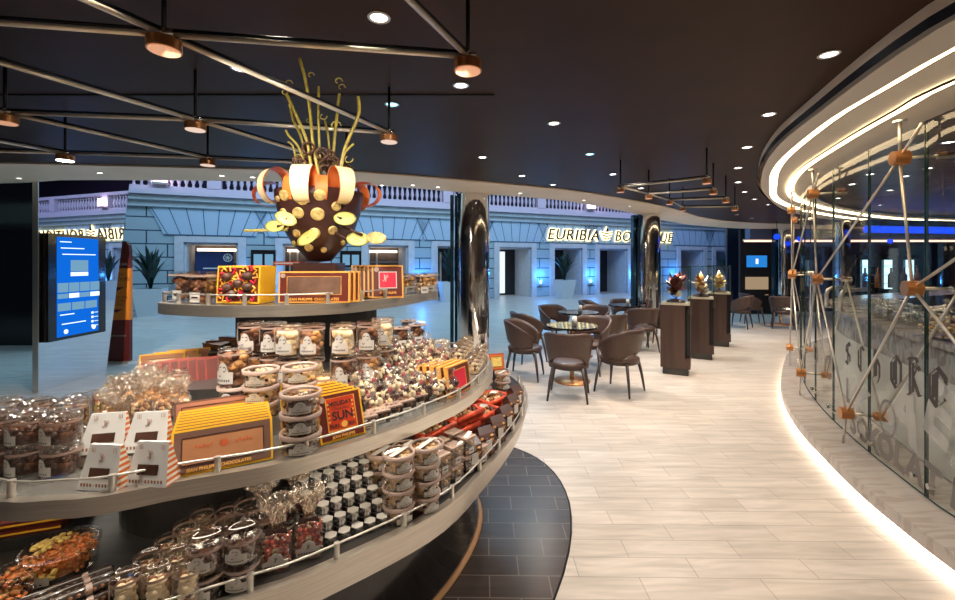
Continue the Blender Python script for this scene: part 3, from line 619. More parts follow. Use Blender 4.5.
for i in range(3):
    e=empty('drinks_cabinet',(7.55+.42*i,8.35,0),0,'drinks cabinet with cold white light behind the bar, %s of three'%ORD[i],'cabinet','cabinets behind the bar')
    MB().box((0,.14,.87),(.36,.24,1.74)).build('case','black',e); MB().box((0,-.005,1.36),(.14,.02,.56)).build('light_panel','e_white',e)
    for k in range(3): MB().box((0,-.02,1.18+.17*k),(.22,.03,.012)).build('shelf','steelm',e)
e=empty('mirrored_pillar',(7.9,9.3,0),0,'slender dark mirrored pillar seen through the bar glass','pillar'); MB().cyl((0,0,0),.13,CH-.1,24).build('shaft',pm('dark_mirror',(.4,.42,.45),.08,1),e); MB().cyl((0,0,0),.16,.06,24).build('base_ring','steel',e)
for i,(x,y) in enumerate(((5.6,9.6),(6.9,10.6),(8.6,11.4),(10.4,11.8))):
    e=empty('blue_lamp',(x+1.5,y+.6,2.2),0,'small blue glowing lamp hanging beyond the bar, %s from the pillar side'%ORD[i],'lamp','blue lamps beyond the bar'); MB().ball((0,0,0),.07,0,10,6).build('bulb','e_neon',e); MB().tube([(0,0,.05),(0,0,.38)],.006,5).build('cord','blackm',e)
m=MB()
# ---------------------------------------------------------------- downlights
def make_down(lens,ring,r=.047):
    e=empty('downlight',(0,0,0)); e['category']='downlight'
    MB().lathe([(r,-.004),(r*.80,-.008),(r*.72,.0)],18).build('trim_ring',ring,e); MB().lathe([(r*.72,-.002),(.0001,-.002)],14).build('lens',lens,e); return e
dw=make_down('e_down','steelm'); db=make_down('e_blue','steelm'); dc=make_down('e_down','cream',.04)
DL=[(379,17),(461,85),(554,123),(240,68),(829,54),(769,114),(747,147),(738,167.6),(738,182),(744.6,191.7),(754.5,199),(768,204.5),(737,214.6),(752,218),(482.5,157),(522,175.6),(553,184.4),(613,174),(641,188)]
WH=['above the vase and the first copper disc','between the copper disc heads and the mirrored pillar','in the open middle of the brown ceiling','above the light bars near the mirror','largest beside the ring cove','second along the ring cove','third along the ring cove','fourth along the ring cove','fifth along the ring cove','sixth along the ring cove','seventh along the ring cove','eighth along the ring cove','near the far ceiling edge','last near the far ceiling edge','above the first mirrored pillar','near the curved ceiling edge above the cafe tables','at the curved ceiling edge','near the far light bars','under the far light bars']
for (x,y),wh in zip(DL,WH):
    p=at(x,y,CH); put(dw,p,0,'small round white downlight %s'%wh,'ceiling downlights')
for (x,y),wh in (((392,104),'beside the fourth copper head'),((590,153.8),'before the far light bars')): put(db,at(x,y,CH),0,'small round bluish downlight %s'%wh,'bluish downlights')
for i,(x,y) in enumerate([(19,178),(100,172.6),(222,175.6),(252.6,177),(382,185),(413,185),(438,187),(520,193),(584,200),(630,206),(659.7,212),(680,218)]):
    put(dc,at(x,y,CH-.015),0,'tiny downlight in the cream ceiling border, %s along it from the tall mirror'%ORD[i],'border downlights')
dr_=make_down('e_down','steelm',.05)
for i,(x,y) in enumerate([(948,142),(901,160),(870,174),(852,184),(844,191),(838,198),(905,176),(890,190),(928,168),(880,205)]):
    put(dr_,at(x,y,RZ+.05),0,'downlight in the glossy bar ceiling, %s in its run'%ORD[i],'bar ceiling downlights')
# light thrown by the downlights, followed by added fill spots
def spotl(x,y,z,e,ang=70,col=WARM,sz=.03,rot=(0,0,0),bl=.6): light('spot','SPOT',(x,y,z),e,col,sz,rot=rot,spot=ang,blend=bl)
for x,y,e in ((-4.6,4.7,40),(1.0,3.4,60),(2.0,5.3,90),(3.3,5.4,90),(3.7,6.6,90),(1.35,5.9,90),(5.4,8.0,110),(7.0,9.6,110),(3.0,8.2,80),(2.0,7.2,70),(.55,4.3,50),(4.5,9.3,80)): spotl(x,y,CH-.03,e,80)
for x,y,e in ((1.1,1.7,55),(1.3,3.0,60),(1.5,4.4,60),(1.9,.4,40),(.9,6.2,50),(3.2,7.2,60),(5.0,8.9,60),(-2.6,3.6,45),(-.4,4.3,45),(-1.5,-2.4,50),(1.5,-2.4,50),(5.5,2.0,30),(3.9,3.6,40),(5.2,5.0,45)): spotl(x,y,CH-.03,e,150,(1,.92,.84),.05,bl=1)  # wide spots added as fill, without fittings of their own
dv=Vector((-5.7,6.85,.9))-Vector((-4.9,5.1,CH-.05)); light('spot','SPOT',(-4.9,5.1,CH-.05),170,WARM,.04,rot=dv.to_track_quat('-Z','Y').to_euler(),spot=36,blend=.6)  # aimed spot added to brighten the totem
# ---------------------------------------------------------------- suspended light bars
def frame(name,label,nodes,bars,heads,z,hr,lens,zr=CH,lensmats=None):
    e=empty(name,(0,0,0),0,label,'light fitting')
    for a,b in bars: MB().tube([(nodes[a][0],nodes[a][1],z),(nodes[b][0],nodes[b][1],z)],.0095,8).build('bar','brass',e); MB().tube([(nodes[a][0],nodes[a][1],z+.016),(nodes[b][0],nodes[b][1],z+.016)],.006,6).build('upper_bar','blackm',e)
    for i in heads:
        x,y=nodes[i]; MB().tube([(x,y,z),(x,y,zr)],.008,8).build('hanging_rod','blackm',e)
        h=MB().cyl((x,y,z-.052),hr,.035,24).build('lamp_head','copper',e); MB().cyl((x,y,z-.022),.012,.04,10).build('neck','steel',e)
        MB().cyl((x,y,z-.055),hr*.90,.004,24).build('lens',lensmats.get(i,lens) if lensmats else lens,e)
        MB().tube([(x-.03,y,z+.002),(x+.03,y,z+.004)],.014,8).build('clamp','chrome',e)
    return e
u=Vector((.985,.15)); w2=Vector((.50,1.06)); N1=Vector((-1.02,1.40)); N2=N1+u
Nd={1:N1,2:N2,3:Vector((-1.47,2.24)),4:Vector((-.507,2.465)),5:Vector((-2.34,2.13)),6:Vector((-1.92,3.06)),7:Vector((-2.80,2.92)),8:Vector((-1.0,3.28)),
 0:N1-u,9:N2-w2,10:N1-w2,11:Vector((-1.47,2.24))-w2*1.0,12:Vector((-2.34,2.13))-w2,13:Vector((-3.3,2.0)),14:Vector((-2.8,2.92))-w2*1.02,15:Vector((-3.8,2.8))}
Nd={k:tuple(v) for k,v in Nd.items()}
frame('suspended_light_bars','lattice of brass light bars with copper disc heads hanging above the chocolate display',Nd,
 [(1,2),(0,1),(1,4),(10,1),(9,2),(3,4),(5,3),(11,3),(3,8),(5,6),(12,5),(13,5),(7,6),(6,8),(14,7),(15,7)],[1,2,3,4,5,6,7,8,9],2.34,.050,'copperlens',lensmats={3:'e_candle',4:'e_candle',6:'e_candle',7:'e_down'})
Lx={0:(1.41,4.24),1:(2.01,3.77),2:(1.86,4.67),3:(2.39,4.36),4:(2.29,5.13),5:(2.87,4.97),6:(2.76,5.78),7:(3.43,5.73)}
frame('suspended_light_bars','four parallel brass light bars with small copper heads hanging over the aisle',Lx,[(0,1),(2,3),(4,5),(6,7),(0,2),(2,4),(4,6)],range(8),2.34,.038,'copperlens')

# ---------------------------------------------------------------- cafe furniture
def make_chair():
    e=empty('tub_chair'); e['category']='chair'
    m=MB(); m.lathe([(.0001,.445),(.20,.445),(.235,.43),(.24,.40),(.22,.385),(.0001,.385)],28); m.build('seat','leather',e)
    def ring(t): return pi/2+t      # 0 at the back (+y)
    n=30; A=radians(128); vs=[]; fs=[]
    rows=7
    for i in range(n+1):
        t=-A+2*A*i/n; k=abs(t)/A
        top=.79-.20*max(0,(k-.35)/.65)**1.5; lo=.43
        if k<.42: lo=.43+.09*(1-(k/.42)**2)**.5
        for j in range(rows):
            f=j/(rows-1); z=lo+(top-lo)*f; r=.235+.055*f-.02*k; a=ring(t)
            vs.append(((r+.012)*cos(a)*1.02,(r+.012)*sin(a),z))
    N=len(vs)
    for i in range(n+1):
        t=-A+2*A*i/n; a=ring(t)
        for j in range(rows):
            x,y,z=vs[i*rows+j]; vs.append((x-.032*cos(a),y-.032*sin(a),z))
    q=lambda i,j:i*rows+j
    for i in range(n):
        for j in range(rows-1):
            fs.append((q(i,j),q(i+1,j),q(i+1,j+1),q(i,j+1))); fs.append((N+q(i,j),N+q(i,j+1),N+q(i+1,j+1),N+q(i+1,j)))
        fs.append((q(i,rows-1),q(i+1,rows-1),N+q(i+1,rows-1),N+q(i,rows-1))); fs.append((q(i,0),N+q(i,0),N+q(i+1,0),q(i+1,0)))
    for i in (0,n):
        for j in range(rows-1): fs.append((q(i,j),q(i,j+1),N+q(i,j+1),N+q(i,j)))
    m=MB(); m.add(vs,fs,0,True); m.build('backrest','leather',e)
    MB().lathe([(.225,.395),(.235,.37),(.20,.355),(.0001,.355)],24).build('seat_frame','darkleg',e)
    for sx,sy in ((-1,-1),(1,-1),(-1,1),(1,1)):
        MB().tube([(sx*.165,sy*.165,.39),(sx*.20,sy*.20,.2),(sx*.225,sy*.225,0)],[.021,.018,.011],8).build('leg','darkleg',e)
    return e
ch=make_chair()
def face(x,y,tx,ty): return atan2(tx-x,-(ty-y))
def chair(x,y,tx,ty,lab,grp): put(ch,(x,y,0),face(x,y,tx,ty),lab,grp)
T1=(1.27,5.78); T2=(1.72,7.35); T3=(2.95,8.55); T4=(7.75,11.0)
tg=[]
def make_table():
    e=empty('cafe_table'); e['category']='table'
    MB().cyl((0,0,.725),.34,.025,36).build('table_top','black',e); MB().cyl((0,0,.03),.03,.70,14).build('column',pm('bronze',(.35,.18,.09),.25,1),e)
    MB().lathe([(.0001,0),(.24,0),(.24,.015),(.06,.03),(.0001,.03)],28).build('foot','copper',e); return e
tb=make_table()
put(tb,(*T1,0),0,'round dark cafe table with four brown tub chairs closest to the display'); put(tb,(*T2,0),0,'round dark cafe table between the first table and the mirrored pillar')
put(tb,(*T3,0),0,'round dark cafe table beside the glass display cases'); put(tb,(*T4,0),0,'round dark cafe table at the far end near the bar',scale=1.0)
chair(1.08,5.10,*T1,'brown tub chair with its back to the camera at the first table','tub chairs')
chair(1.76,5.33,*T1,'brown tub chair on the aisle side of the first table','tub chairs')
chair(.66,5.98,*T1,'brown tub chair at the first table nearest the mirrored pillar','tub chairs')
chair(1.66,6.30,*T1,'brown tub chair across the first table, half hidden by the table top','tub chairs')
chair(.82,7.0,*T2,'brown tub chair at the second table beside the mirrored pillar','tub chairs')
chair(1.42,7.95,*T2,'brown tub chair behind the second table facing the camera','tub chairs')
chair(2.08,6.86,*T2,'brown tub chair between the first and third tables','tub chairs')
chair(2.15,7.95,*T2,'brown tub chair behind the second table next to the third table','tub chairs')
chair(2.98,7.80,*T3,'brown tub chair with its back to the camera at the third table','tub chairs')
chair(3.50,8.15,*T3,'brown tub chair at the third table nearest the display cases','tub chairs')
chair(2.40,8.95,*T3,'brown tub chair behind the third table on the pillar side','tub chairs')
chair(3.15,9.25,*T3,'brown tub chair across the third table facing the camera','tub chairs')
chair(6.40,10.5,6.0,10.9,'brown tub chair standing alone behind the last display case','tub chairs')
chair(7.35,10.35,*T4,'brown tub chair with its back turned at the far table','tub chairs')
chair(7.15,11.2,*T4,'brown tub chair on the far side of the far table','tub chairs')
chair(8.35,10.75,*T4,'brown tub chair at the far table nearest the bar','tub chairs')
for i,(t,lab) in enumerate(((T1,'first'),(T2,'second'),(T3,'third'))):
    e=empty('candle_holder',(t[0]+.03,t[1]-.02,.7505),0,'small white candle glass on the %s cafe table'%lab,'candle'); MB().lathe([(.0001,0),(.032,0),(.032,.115),(.028,.115),(.028,.01)],16).build('cup','paper',e); MB().cyl((0,0,.012),.026,.06,12).build('candle','e_candle',e)
# ---------------------------------------------------------------- display cases
def rot_petal(m,c,az,el,ln,wd,mi,curl=.3):
    d=Vector((cos(az)*cos(el),sin(az)*cos(el),sin(el))); s_=Vector((-sin(az),cos(az),0)); up=s_.cross(d); vs=[]
    for k,wk in enumerate((.25,.8,1,.75,.05)):
        t=k/4; p=Vector(c)+d*ln*t+up*(-curl*ln*t*t); vs+=[p-s_*wd*wk*.5+up*wd*.15*wk,p,p+s_*wd*wk*.5+up*wd*.15*wk]
    m.add(vs,[q for k in range(4) for q in ((3*k,3*k+1,3*k+4,3*k+3),(3*k+1,3*k+2,3*k+5,3*k+4))],mi,True)
def case(x,y,lab,kind):
    e=empty('display_case',(x,y,0),radians(-28),lab,'display case','glass display cases in the aisle'); W=.385
    MB().box((0,0,.05),(W*.86,W*.86,.10)).build('plinth','granite',e)
    MB().box((-.035,0,.545),(W-.07,W,.89)).build('body','wood',e); MB().box((W/2-.036,.05,.62),(.068,W-.10,.74)).build('side_niche','blackmatt',e); MB().box((W/2-.035,0,.17),(.07,W,.14)).build('niche_base','wood',e)
    MB().box((0,0,1.005),(W*.96,W*.96,.03)).build('gold_tray','brass',e)
    g=MB()
    for sx in(-1,1): g.box((sx*W*.49,0,1.27),(.006,W*.98,.52)); g.box((0,sx*W*.49,1.27),(W*.98,.006,.52))
    g.box((0,0,1.53),(W,W,.008)); g.build('glass_hood','glass',e); MB().box((W/2+.001,-W/2+.03,.95),(.05,.05,.18)).build('acrylic_corner','plastic',e)
    ed=MB(); [ed.box((sx*W*.495,sy*W*.495,1.27),(.006,.006,.52)) for sx in(-1,1) for sy in(-1,1)]; ed.box((0,-W*.5,1.53),(W,.006,.01)); ed.build('glass_edge','glassedge',e)
    light('case_spot','SPOT',(0,0,1.50),14,WARM,.04,spot=100,blend=.5,parent=e)
    s=empty('chocolate_flower',(x,y,1.021),0.0,{0:'dark red chocolate flower with pale petals in the nearest glass case',1:'chocolate sculpture with an orange flame top in the middle glass case',2:'ivory and gold chocolate flower in the farthest glass case'}[kind],'sculpture')
    m=MB(); m.lathe([(.0001,0),(.11,0),(.10,.02),(.03,.05),(.0001,.05)],14); m.build('base',['choc2','choc','choc'][kind],s)
    m=MB(); m.tube([(0,0,.03),(.02,.0,.15),(-.01,0,.30),(0,0,.34)],.010,6); m.build('stem','choc2',s)
    s.scale=(1.2,1.2,1.0); r_=random.Random(kind+3); mats=[['maroon','cream2','redb'],['copper','cream2','milk'],['cream2','disc','milk']][kind]; m=MB()
    for k in range(34):
        z=r_.uniform(.05,.34 if kind==0 else .24); rot_petal(m,(0,0,z),r_.uniform(0,2*pi),r_.uniform(-.1,1.0),r_.uniform(.10,.17),r_.uniform(.06,.10),r_.choice((0,0,0,1,2)) if kind==0 else r_.choice((0,1,1,2)))
    m.build('petal',mats,s)
    m=MB(); m.lathe([(.0001,.30),(.03,.32),(.045,.36),(.02,.42),(.0001,.46)],10,0,(0,0,-.05)); m.build('bud',mats[0] if kind!=1 else 'nut',s)
case(2.88,6.24,'nearest glass display case on a dark wood pedestal',0); case(3.75,7.22,'middle glass display case on a dark wood pedestal',1); case(4.66,8.3,'farthest glass display case on a dark wood pedestal',2)
# ---------------------------------------------------------------- things on the bar counter
def cookie_jar(x,y):
    e=empty('cookie_jar',(x,y,1.06),0,'large square glass jar full of golden biscuits on the bar counter','jar')
    MB().prism([(-.11,-.11),(.11,-.11),(.11,.11),(-.11,.11)],0,.20,top=False).build('jar_body','glass',e)
    m=MB()
    for i in range(150): m.ball((rnd.uniform(-.095,.095),rnd.uniform(-.095,.095),rnd.uniform(.015,.175)),.014,rnd.choice((0,1)),6,4,.7)
    tag(m.build('biscuits',['nut','pale'],e),kind='stuff'); MB().lathe([(.11,.20),(.09,.225),(.03,.235),(.015,.25),(.03,.275),(.0001,.29)],20).build('lid','ice',e)
cookie_jar(3.27,2.99)
def make_bowl():
    e=empty('glass_bowl'); e['category']='bowl'; MB().lathe([(.0001,0),(.045,0),(.05,.01),(.075,.05),(.082,.10),(.07,.10),(.06,.05),(.0001,.02)],16).build('bowl','ice',e)
    m=MB(); m.lumps(16,.062,.05,.03,.014,[0,1]); tag(m.build('sweets',['silver','whitep'],e),kind='stuff'); return e
bw=make_bowl(); L0=lnear(3.35,4.0); i=0
for k in range(8):
    for r_ in (0,1):
        p,t,q=gp(L0-.05+.24*k+(.1 if r_ else 0)); pp=p-q*(.50+.17*r_ + (.0 if k<3 else .12))
        put(bw,(pp.x,pp.y,1.06),rnd.random()*6,'crystal glass bowl of wrapped sweets on the bar counter, %s in the %s row'%(ORD[k],('outer','inner')[r_]),'crystal bowls on the bar counter',scale=rnd.uniform(.8,1.25))
for i,(px,Y) in enumerate(((851,4.6),(836,5.0))):
    p=atz(px,Y,1.06); e=empty('beer_tap',p,radians(20),'%s curved chrome tap arm on the bar'%('nearer','farther')[i],'tap'); MB().tube([(0,.1,0),(0,.1,.16),(.01,.09,.21),(.05,.07,.235),(.32,.0,.24)],.020,10).build('arm','steelm',e); MB().cyl((0,.1,0),.04,.02,14).build('foot','chrome',e); MB().cyl((.31,0,.17),.014,.07,8).build('spout','chrome',e)
for i in range(7):
    p=atz(852+13*i,6.0,1.24); e=empty('bottle',p,0,'bottle on the back counter, %s in the line'%ORD[i],'bottle','bottles on the back counter'); MB().lathe([(.0001,0),(.035,0),(.035,.17),(.012,.22),(.012,.28),(.0001,.28)],10).build('glass_body',('blackm','choc2','milk')[i%3],e)
# ================================================================ THE TIERED DISPLAY
H1,H2,H3=.74,1.03,1.42
def P2(pts,h): return [tuple(at(x,y,h)[:2]) for x,y in pts]
t3=P2([(158.6,302.5),(210,306.3),(263,306.3),(300,305.5),(356,302.5),(403,297),(429,293)],H3)
t3+=[(-.24,2.62),(-.36,2.80),(-.62,2.86),(-.98,2.66),(-1.30,2.32)]
t2=P2([(0,503),(45,502),(100,498),(171,484),(295,461),(400,428),(427,417),(470,396),(492,372)],H2)
t2+=[(.065,2.52),(-.03,2.74),(-.28,2.88),(-.75,2.80),(-1.25,2.42),(-1.55,1.98),(-1.62,1.60),(-1.50,1.30),(-1.34,1.10)]
t1=P2([(250,597),(321,571),(442,511),(490,466),(523,422),(528,397)],H1)
def ell(cx,cy,a,b,t,n=32,a0=0,a1=2*pi): return [(cx+a*cos(t)*cos(q)-b*sin(t)*sin(q),cy+a*sin(t)*cos(q)+b*cos(t)*sin(q)) for q in [a0+(a1-a0)*k/n for k in range(n)]]
t1+=[(.31,3.1),(.20,3.38),(-.10,3.60),(-.60,3.50),(-1.15,3.0),(-1.62,2.3),(-1.92,1.5),(-1.80,1.0),(-1.35,.86),(-.95,.93)]
INL=ell(-.957,2.143,2.006,1.166,.871,64)
c1,c2,c3=(-.80,2.1),(-.78,1.85),(-.85,2.2)
S1_,S2_,S3_=[resample(spline(t,10),96,True) for t in (t1,t2,t3)]
m=MB(); m.prism(INL,.0,.003); struct(m.build('trim_60','inlay'))
m=MB(); m.tube([(x,y,.002) for x,y in INL],.006,4,closed=True); struct(m.build('trim_61','blackm'))
ds=empty('display_stand',(-.9,2.1,0),0,'three-tiered oval chocolate display stand with brushed steel rims and guard rails','display stand')
off=Matrix.Translation((.9,-2.1,0))
def dpart(m,name,mt):
    o=m.build(name,mt,ds); o.location=(.9,-2.1,0); return o
def scale_about(P,k,c): return about(P,c,k)
base=ell(-.98,2.10,1.30,.70,.871,60)
m=MB(); b2=about(base,(-.98,2.1),1.0); m.prism(base,.02,.03); n=len(base)
m.add([(x,y,.03) for x,y in base]+[(x,y,H1-.10) for x,y in about(base,(-.98,2.1),.86)],[(i,(i+1)%n,n+(i+1)%n,n+i) for i in range(n)],0,True); dpart(m,'base_drum','black')
m=MB(); m.tube([(x,y,.02) for x,y in base],.02,6,closed=True); dpart(m,'base_edge','woodedge')
def tier(S,h,thick,drop,nm,c,rails,postgap):
    m=MB(); inner=offset(S,-.03); m.prism(inner,h-thick,h); dpart(m,nm+'_shelf','shelfm' if nm!='lower' else 'granite')
    rim=MB(); n=len(S); o2=offset(S,-.028); low=about(S,c,1.0) if not drop else offset(S,-drop)
    vs=[(x,y,h+.003) for x,y in S]+[(x,y,h-thick) for x,y in low]+[(x,y,h-thick) for x,y in offset(S,-.05-drop)]+[(x,y,h+.003) for x,y in o2]
    R_=[vs[:n],vs[n:2*n],vs[2*n:3*n],vs[3*n:]]
    for a_,b_ in ((0,1),(1,2),(3,0)): rim.add(R_[a_]+R_[b_],[(i,(i+1)%n,n+(i+1)%n,n+i) for i in range(n)],0,True)
    dpart(rim,'rim_band','steel')
    rl=offset(S,-.022)
    for z,r in rails: dpart(MB().tube([(x,y,h+z) for x,y in rl],r,6,closed=True),'guard_rail','steelm')
    L=sum(math.dist(a,b) for a,b in zip(rl,rl[1:]+rl[:1])); k=int(L/postgap)
    for x,y in resample(rl,k,True): dpart(MB().cyl((x,y,h),.0085,rails[0][0]+.004,8),'rail_post','steelm')
def added_underglow(S,z,k):
    o=offset(S,-.055); o2=offset(S,-.070); m=MB(); n=len(o); m.add([(x,y,z) for x,y in o]+[(x,y,z) for x,y in o2],[(i,n+i,n+(i+1)%n,(i+1)%n) for i in range(n)]); dpart(m,'added_shelf_glow',em('added_glow',(1,.86,.68),k))  # glowing strip added beneath the rim to brighten the goods below
added_underglow(S2_,H2-.044,11); added_underglow(S3_,H3-.046,7)
tier(S3_,H3,.044,0,'upper',c3,[(.045,.0032)],.16); tier(S2_,H2,.042,0,'middle',c2,[(.040,.0032),],.22); tier(S1_,H1,.105,.03,'lower',c1,[(.042,.0032)],.22)
# risers inside the tiers
R2=about(S2_,c2,.62); R2b=[(-1.02+.50*cos(q)*cos(.6)-.26*sin(q)*sin(.6),2.12+.50*cos(q)*sin(.6)+.26*sin(q)*cos(.6)) for q in [2*pi*k/40 for k in range(40)]]
R2b=ell(-.72,1.98,.58,.30,.62,40)
R2b=ell(-.80,2.02,.60,.30,.55,40)
RZ2=1.08
m=MB(); m.prism(R2,H2,RZ2); dpart(m,'middle_riser','shelfm'); m=MB(); m.prism(R2b,RZ2,1.12); dpart(m,'inner_riser','granite')
R1=about(S2_,(-.78,1.95),.66); m=MB(); m.prism(R1,H1,H2-.042); dpart(m,'lower_drum','granite')
m=MB(); m.prism(ell(-.85,2.2,.34,.2,.6,24),1.12,H3-.04); dpart(m,'column','blackmatt')
def inpoly(x,y,P):
    c=False
    for (a,b),(d,e) in zip(P,P[1:]+P[:1]):
        if (b>y)!=(e>y) and x<(d-a)*(y-b)/(e-b)+a: c=not c
    return c
def zs(x,y): return (RZ2 if inpoly(x,y,R2) else H2)+.0015
# accent light thrown on the goods by the heads above
for x,y,e in ((-1.0,1.15,42),(-.35,1.35,42),(-1.5,1.7,34),(-.05,2.0,38),(-.75,1.55,26),(-1.1,.8,26),(.15,2.7,26)): spotl(x,y,2.50,e*.9,75,(1,.90,.76),.05)
for x,y,tz,e in ((-1.02,1.40,2.15,14),(-.035,1.55,2.15,18),(-.5,.9,1.45,34),(-1.3,.95,1.35,30)):
    dv=Vector((-.78,2.12,tz))-Vector((x,y,2.27)); light('spot','SPOT',(x,y,2.27),e,(1,.90,.78),.04,rot=dv.to_track_quat('-Z','Y').to_euler(),spot=75,blend=.6)
# ---------------------------------------------------------------- the goods
NPX=[0]
def monogram(m,mi,x,y,z,s,T=None):
    """curled initials as on the labels"""
    m.tube([(x-.25*s,y,z+.45*s),(x-.1*s,y,z+.5*s),(x-.08*s,y,z-.2*s),(x-.22*s,y,z-.45*s),(x-.38*s,y,z-.3*s)],.05*s,4,mi) if T is None else m.add([T@Vector(p) for p in []],[],mi)
    m.tube([(x+.05*s,y,z-.5*s),(x+.08*s,y,z+.35*s),(x+.28*s,y,z+.45*s),(x+.38*s,y,z+.2*s),(x+.1*s,y,z+.0*s)],.05*s,4,mi)
def label_arch(m,r,z0,w,h,mi=0,ink=1,T=None):
    """curved arched label on the front (-y) of a round jar"""
    n=10; vs=[]
    for i in range(n+1):
        u=-1+2*i/n; a=-pi/2+u*w/r/2; top=h*(.55+.45*max(0,1-(u/.55)**2)**.5) if abs(u)<.55 else h*.55
        vs+=[(r*cos(a),r*sin(a),z0),(r*cos(a),r*sin(a),z0+top)]
    m.add(vs,[(2*i,2*i+2,2*i+3,2*i+1) for i in range(n)],mi)
    k=r+.0012
    def arc(pts,wd):
        for (u0,v0),(u1,v1) in zip(pts,pts[1:]):
            a0=-pi/2+u0/k; a1=-pi/2+u1/k
            m.add([(k*cos(a0),k*sin(a0),v0-wd),(k*cos(a1),k*sin(a1),v1-wd),(k*cos(a1),k*sin(a1),v1+wd),(k*cos(a0)+.0,k*sin(a0),v0+wd)],[(0,1,2,3)],ink)
    s=h*.40; zc=z0+h*.56
    arc([(-.55*s,zc-.45*s),(-.3*s,zc-.6*s),(-.12*s,zc-.35*s),(-.12*s,zc+.6*s),(-.4*s,zc+.5*s)],s*.055); arc([(.1*s,zc-.7*s),(.1*s,zc+.5*s),(.35*s,zc+.6*s),(.5*s,zc+.35*s),(.35*s,zc+.05*s),(.12*s,zc+.05*s)],s*.055)
    for i in range(8): arc([(-w*.36+i*w*.095,z0+h*.16),(-w*.36+i*w*.095+w*.05,z0+h*.16)],h*.045)
def make_jar(r,h,fill,name='chocolate_jar',lid=True,label=True,band=True,br=.013,nf=None,cat='jar',wrap=False):
    e=empty(name); e['category']=cat
    MB().lathe([(.0001,.001),(r*.97,.001),(r,.004),(r,h-.012),(r*.99,h-.010)],18).build('jar_body','plastic',e)
    m=MB(); m.lumps(nf or int(5.2*(r*h)/(br*br*1.2)/3.2),r-.003,h-.030-br,br+.002,br,list(range(len(fill)))); m.cyl((0,0,.003),r*.70,h-.04,8,0); tag(m.build('filling',fill,e),kind='stuff')
    if lid: MB().lathe([(r+.001,h-.014),(r+.002,h-.001),(r*.94,h+.001),(r*.90,h-.004),(.0001,h-.004)],18).build('lid','plastic',e); MB().lathe([(r+.0012,h-.020),(r+.0012,h-.013)],18).build('band','lidp',e)
    if label:
        m=MB(); label_arch(m,r+.0015,h*.10,r*1.35,h*.58); m.build('label',['paper','ink'],e)
    if band: m=MB(); a=-pi/2-1.1; m.box(((r+.001)*cos(a),(r+.001)*sin(a),h*.55),(.008,.002,h*.5),0,rz=a+pi/2); m.build('seal_strip','lidp',e)
    if wrap: MB().lathe([(r+.002,h-.01),(r*.8,h+.006),(r*.3,h+.009),(.0001,h+.005)],14).build('cellophane_cap','cello',e)
    return e
def gift_box(w,h,t,name,cover,window,edge='yellow',seal=False,lines=None,sun=False,gold=None,words=None,art=None):
    """flat chocolate box standing on its edge: origin at the middle of the bottom edge, front towards -y"""
    e=empty(name); e['category']='gift box'
    MB().box((0,t/2,h/2),(w,t,h)).build('tray',edge,e)
    b=.006; MB().box((0,-.0008,h/2),(w-2*b,.0016,h-2*b)).build('cover',cover,e)
    if window:
        mt,x0,x1,z0,z1=window; 
        MB().box(((x0+x1)/2*w,-.002,(z0+z1)/2*h),((x1-x0)*w,.002,(z1-z0)*h)).build('window',mt,e)
        m=MB(); X0,X1,Z0,Z1=x0*w,x1*w,z0*h,z1*h
        for cx_,cz_,dx,dz in (((X0+X1)/2,Z0,X1-X0,.002),((X0+X1)/2,Z1,X1-X0,.002),(X0,(Z0+Z1)/2,.002,Z1-Z0),(X1,(Z0+Z1)/2,.002,Z1-Z0)): m.box((cx_,-.0025,cz_),(dx,.003,dz))
        m.build('window_edge',gold or 'choc2',e)
    if seal: 
        m=MB(); m.cyl((0,0,0),.010,.002,16,T=Matrix.Translation((-w/2+.018,-.001,h-.018))@Matrix.Rotation(pi/2,4,'X')); m.build('seal','lidp',e)
    if words:
        for txt,sz,x,z,mt in words: text('lettering',txt,sz,mt,e,(x,-.0042,z),off=.0004)
    if art: art(e,w,h)
    return e
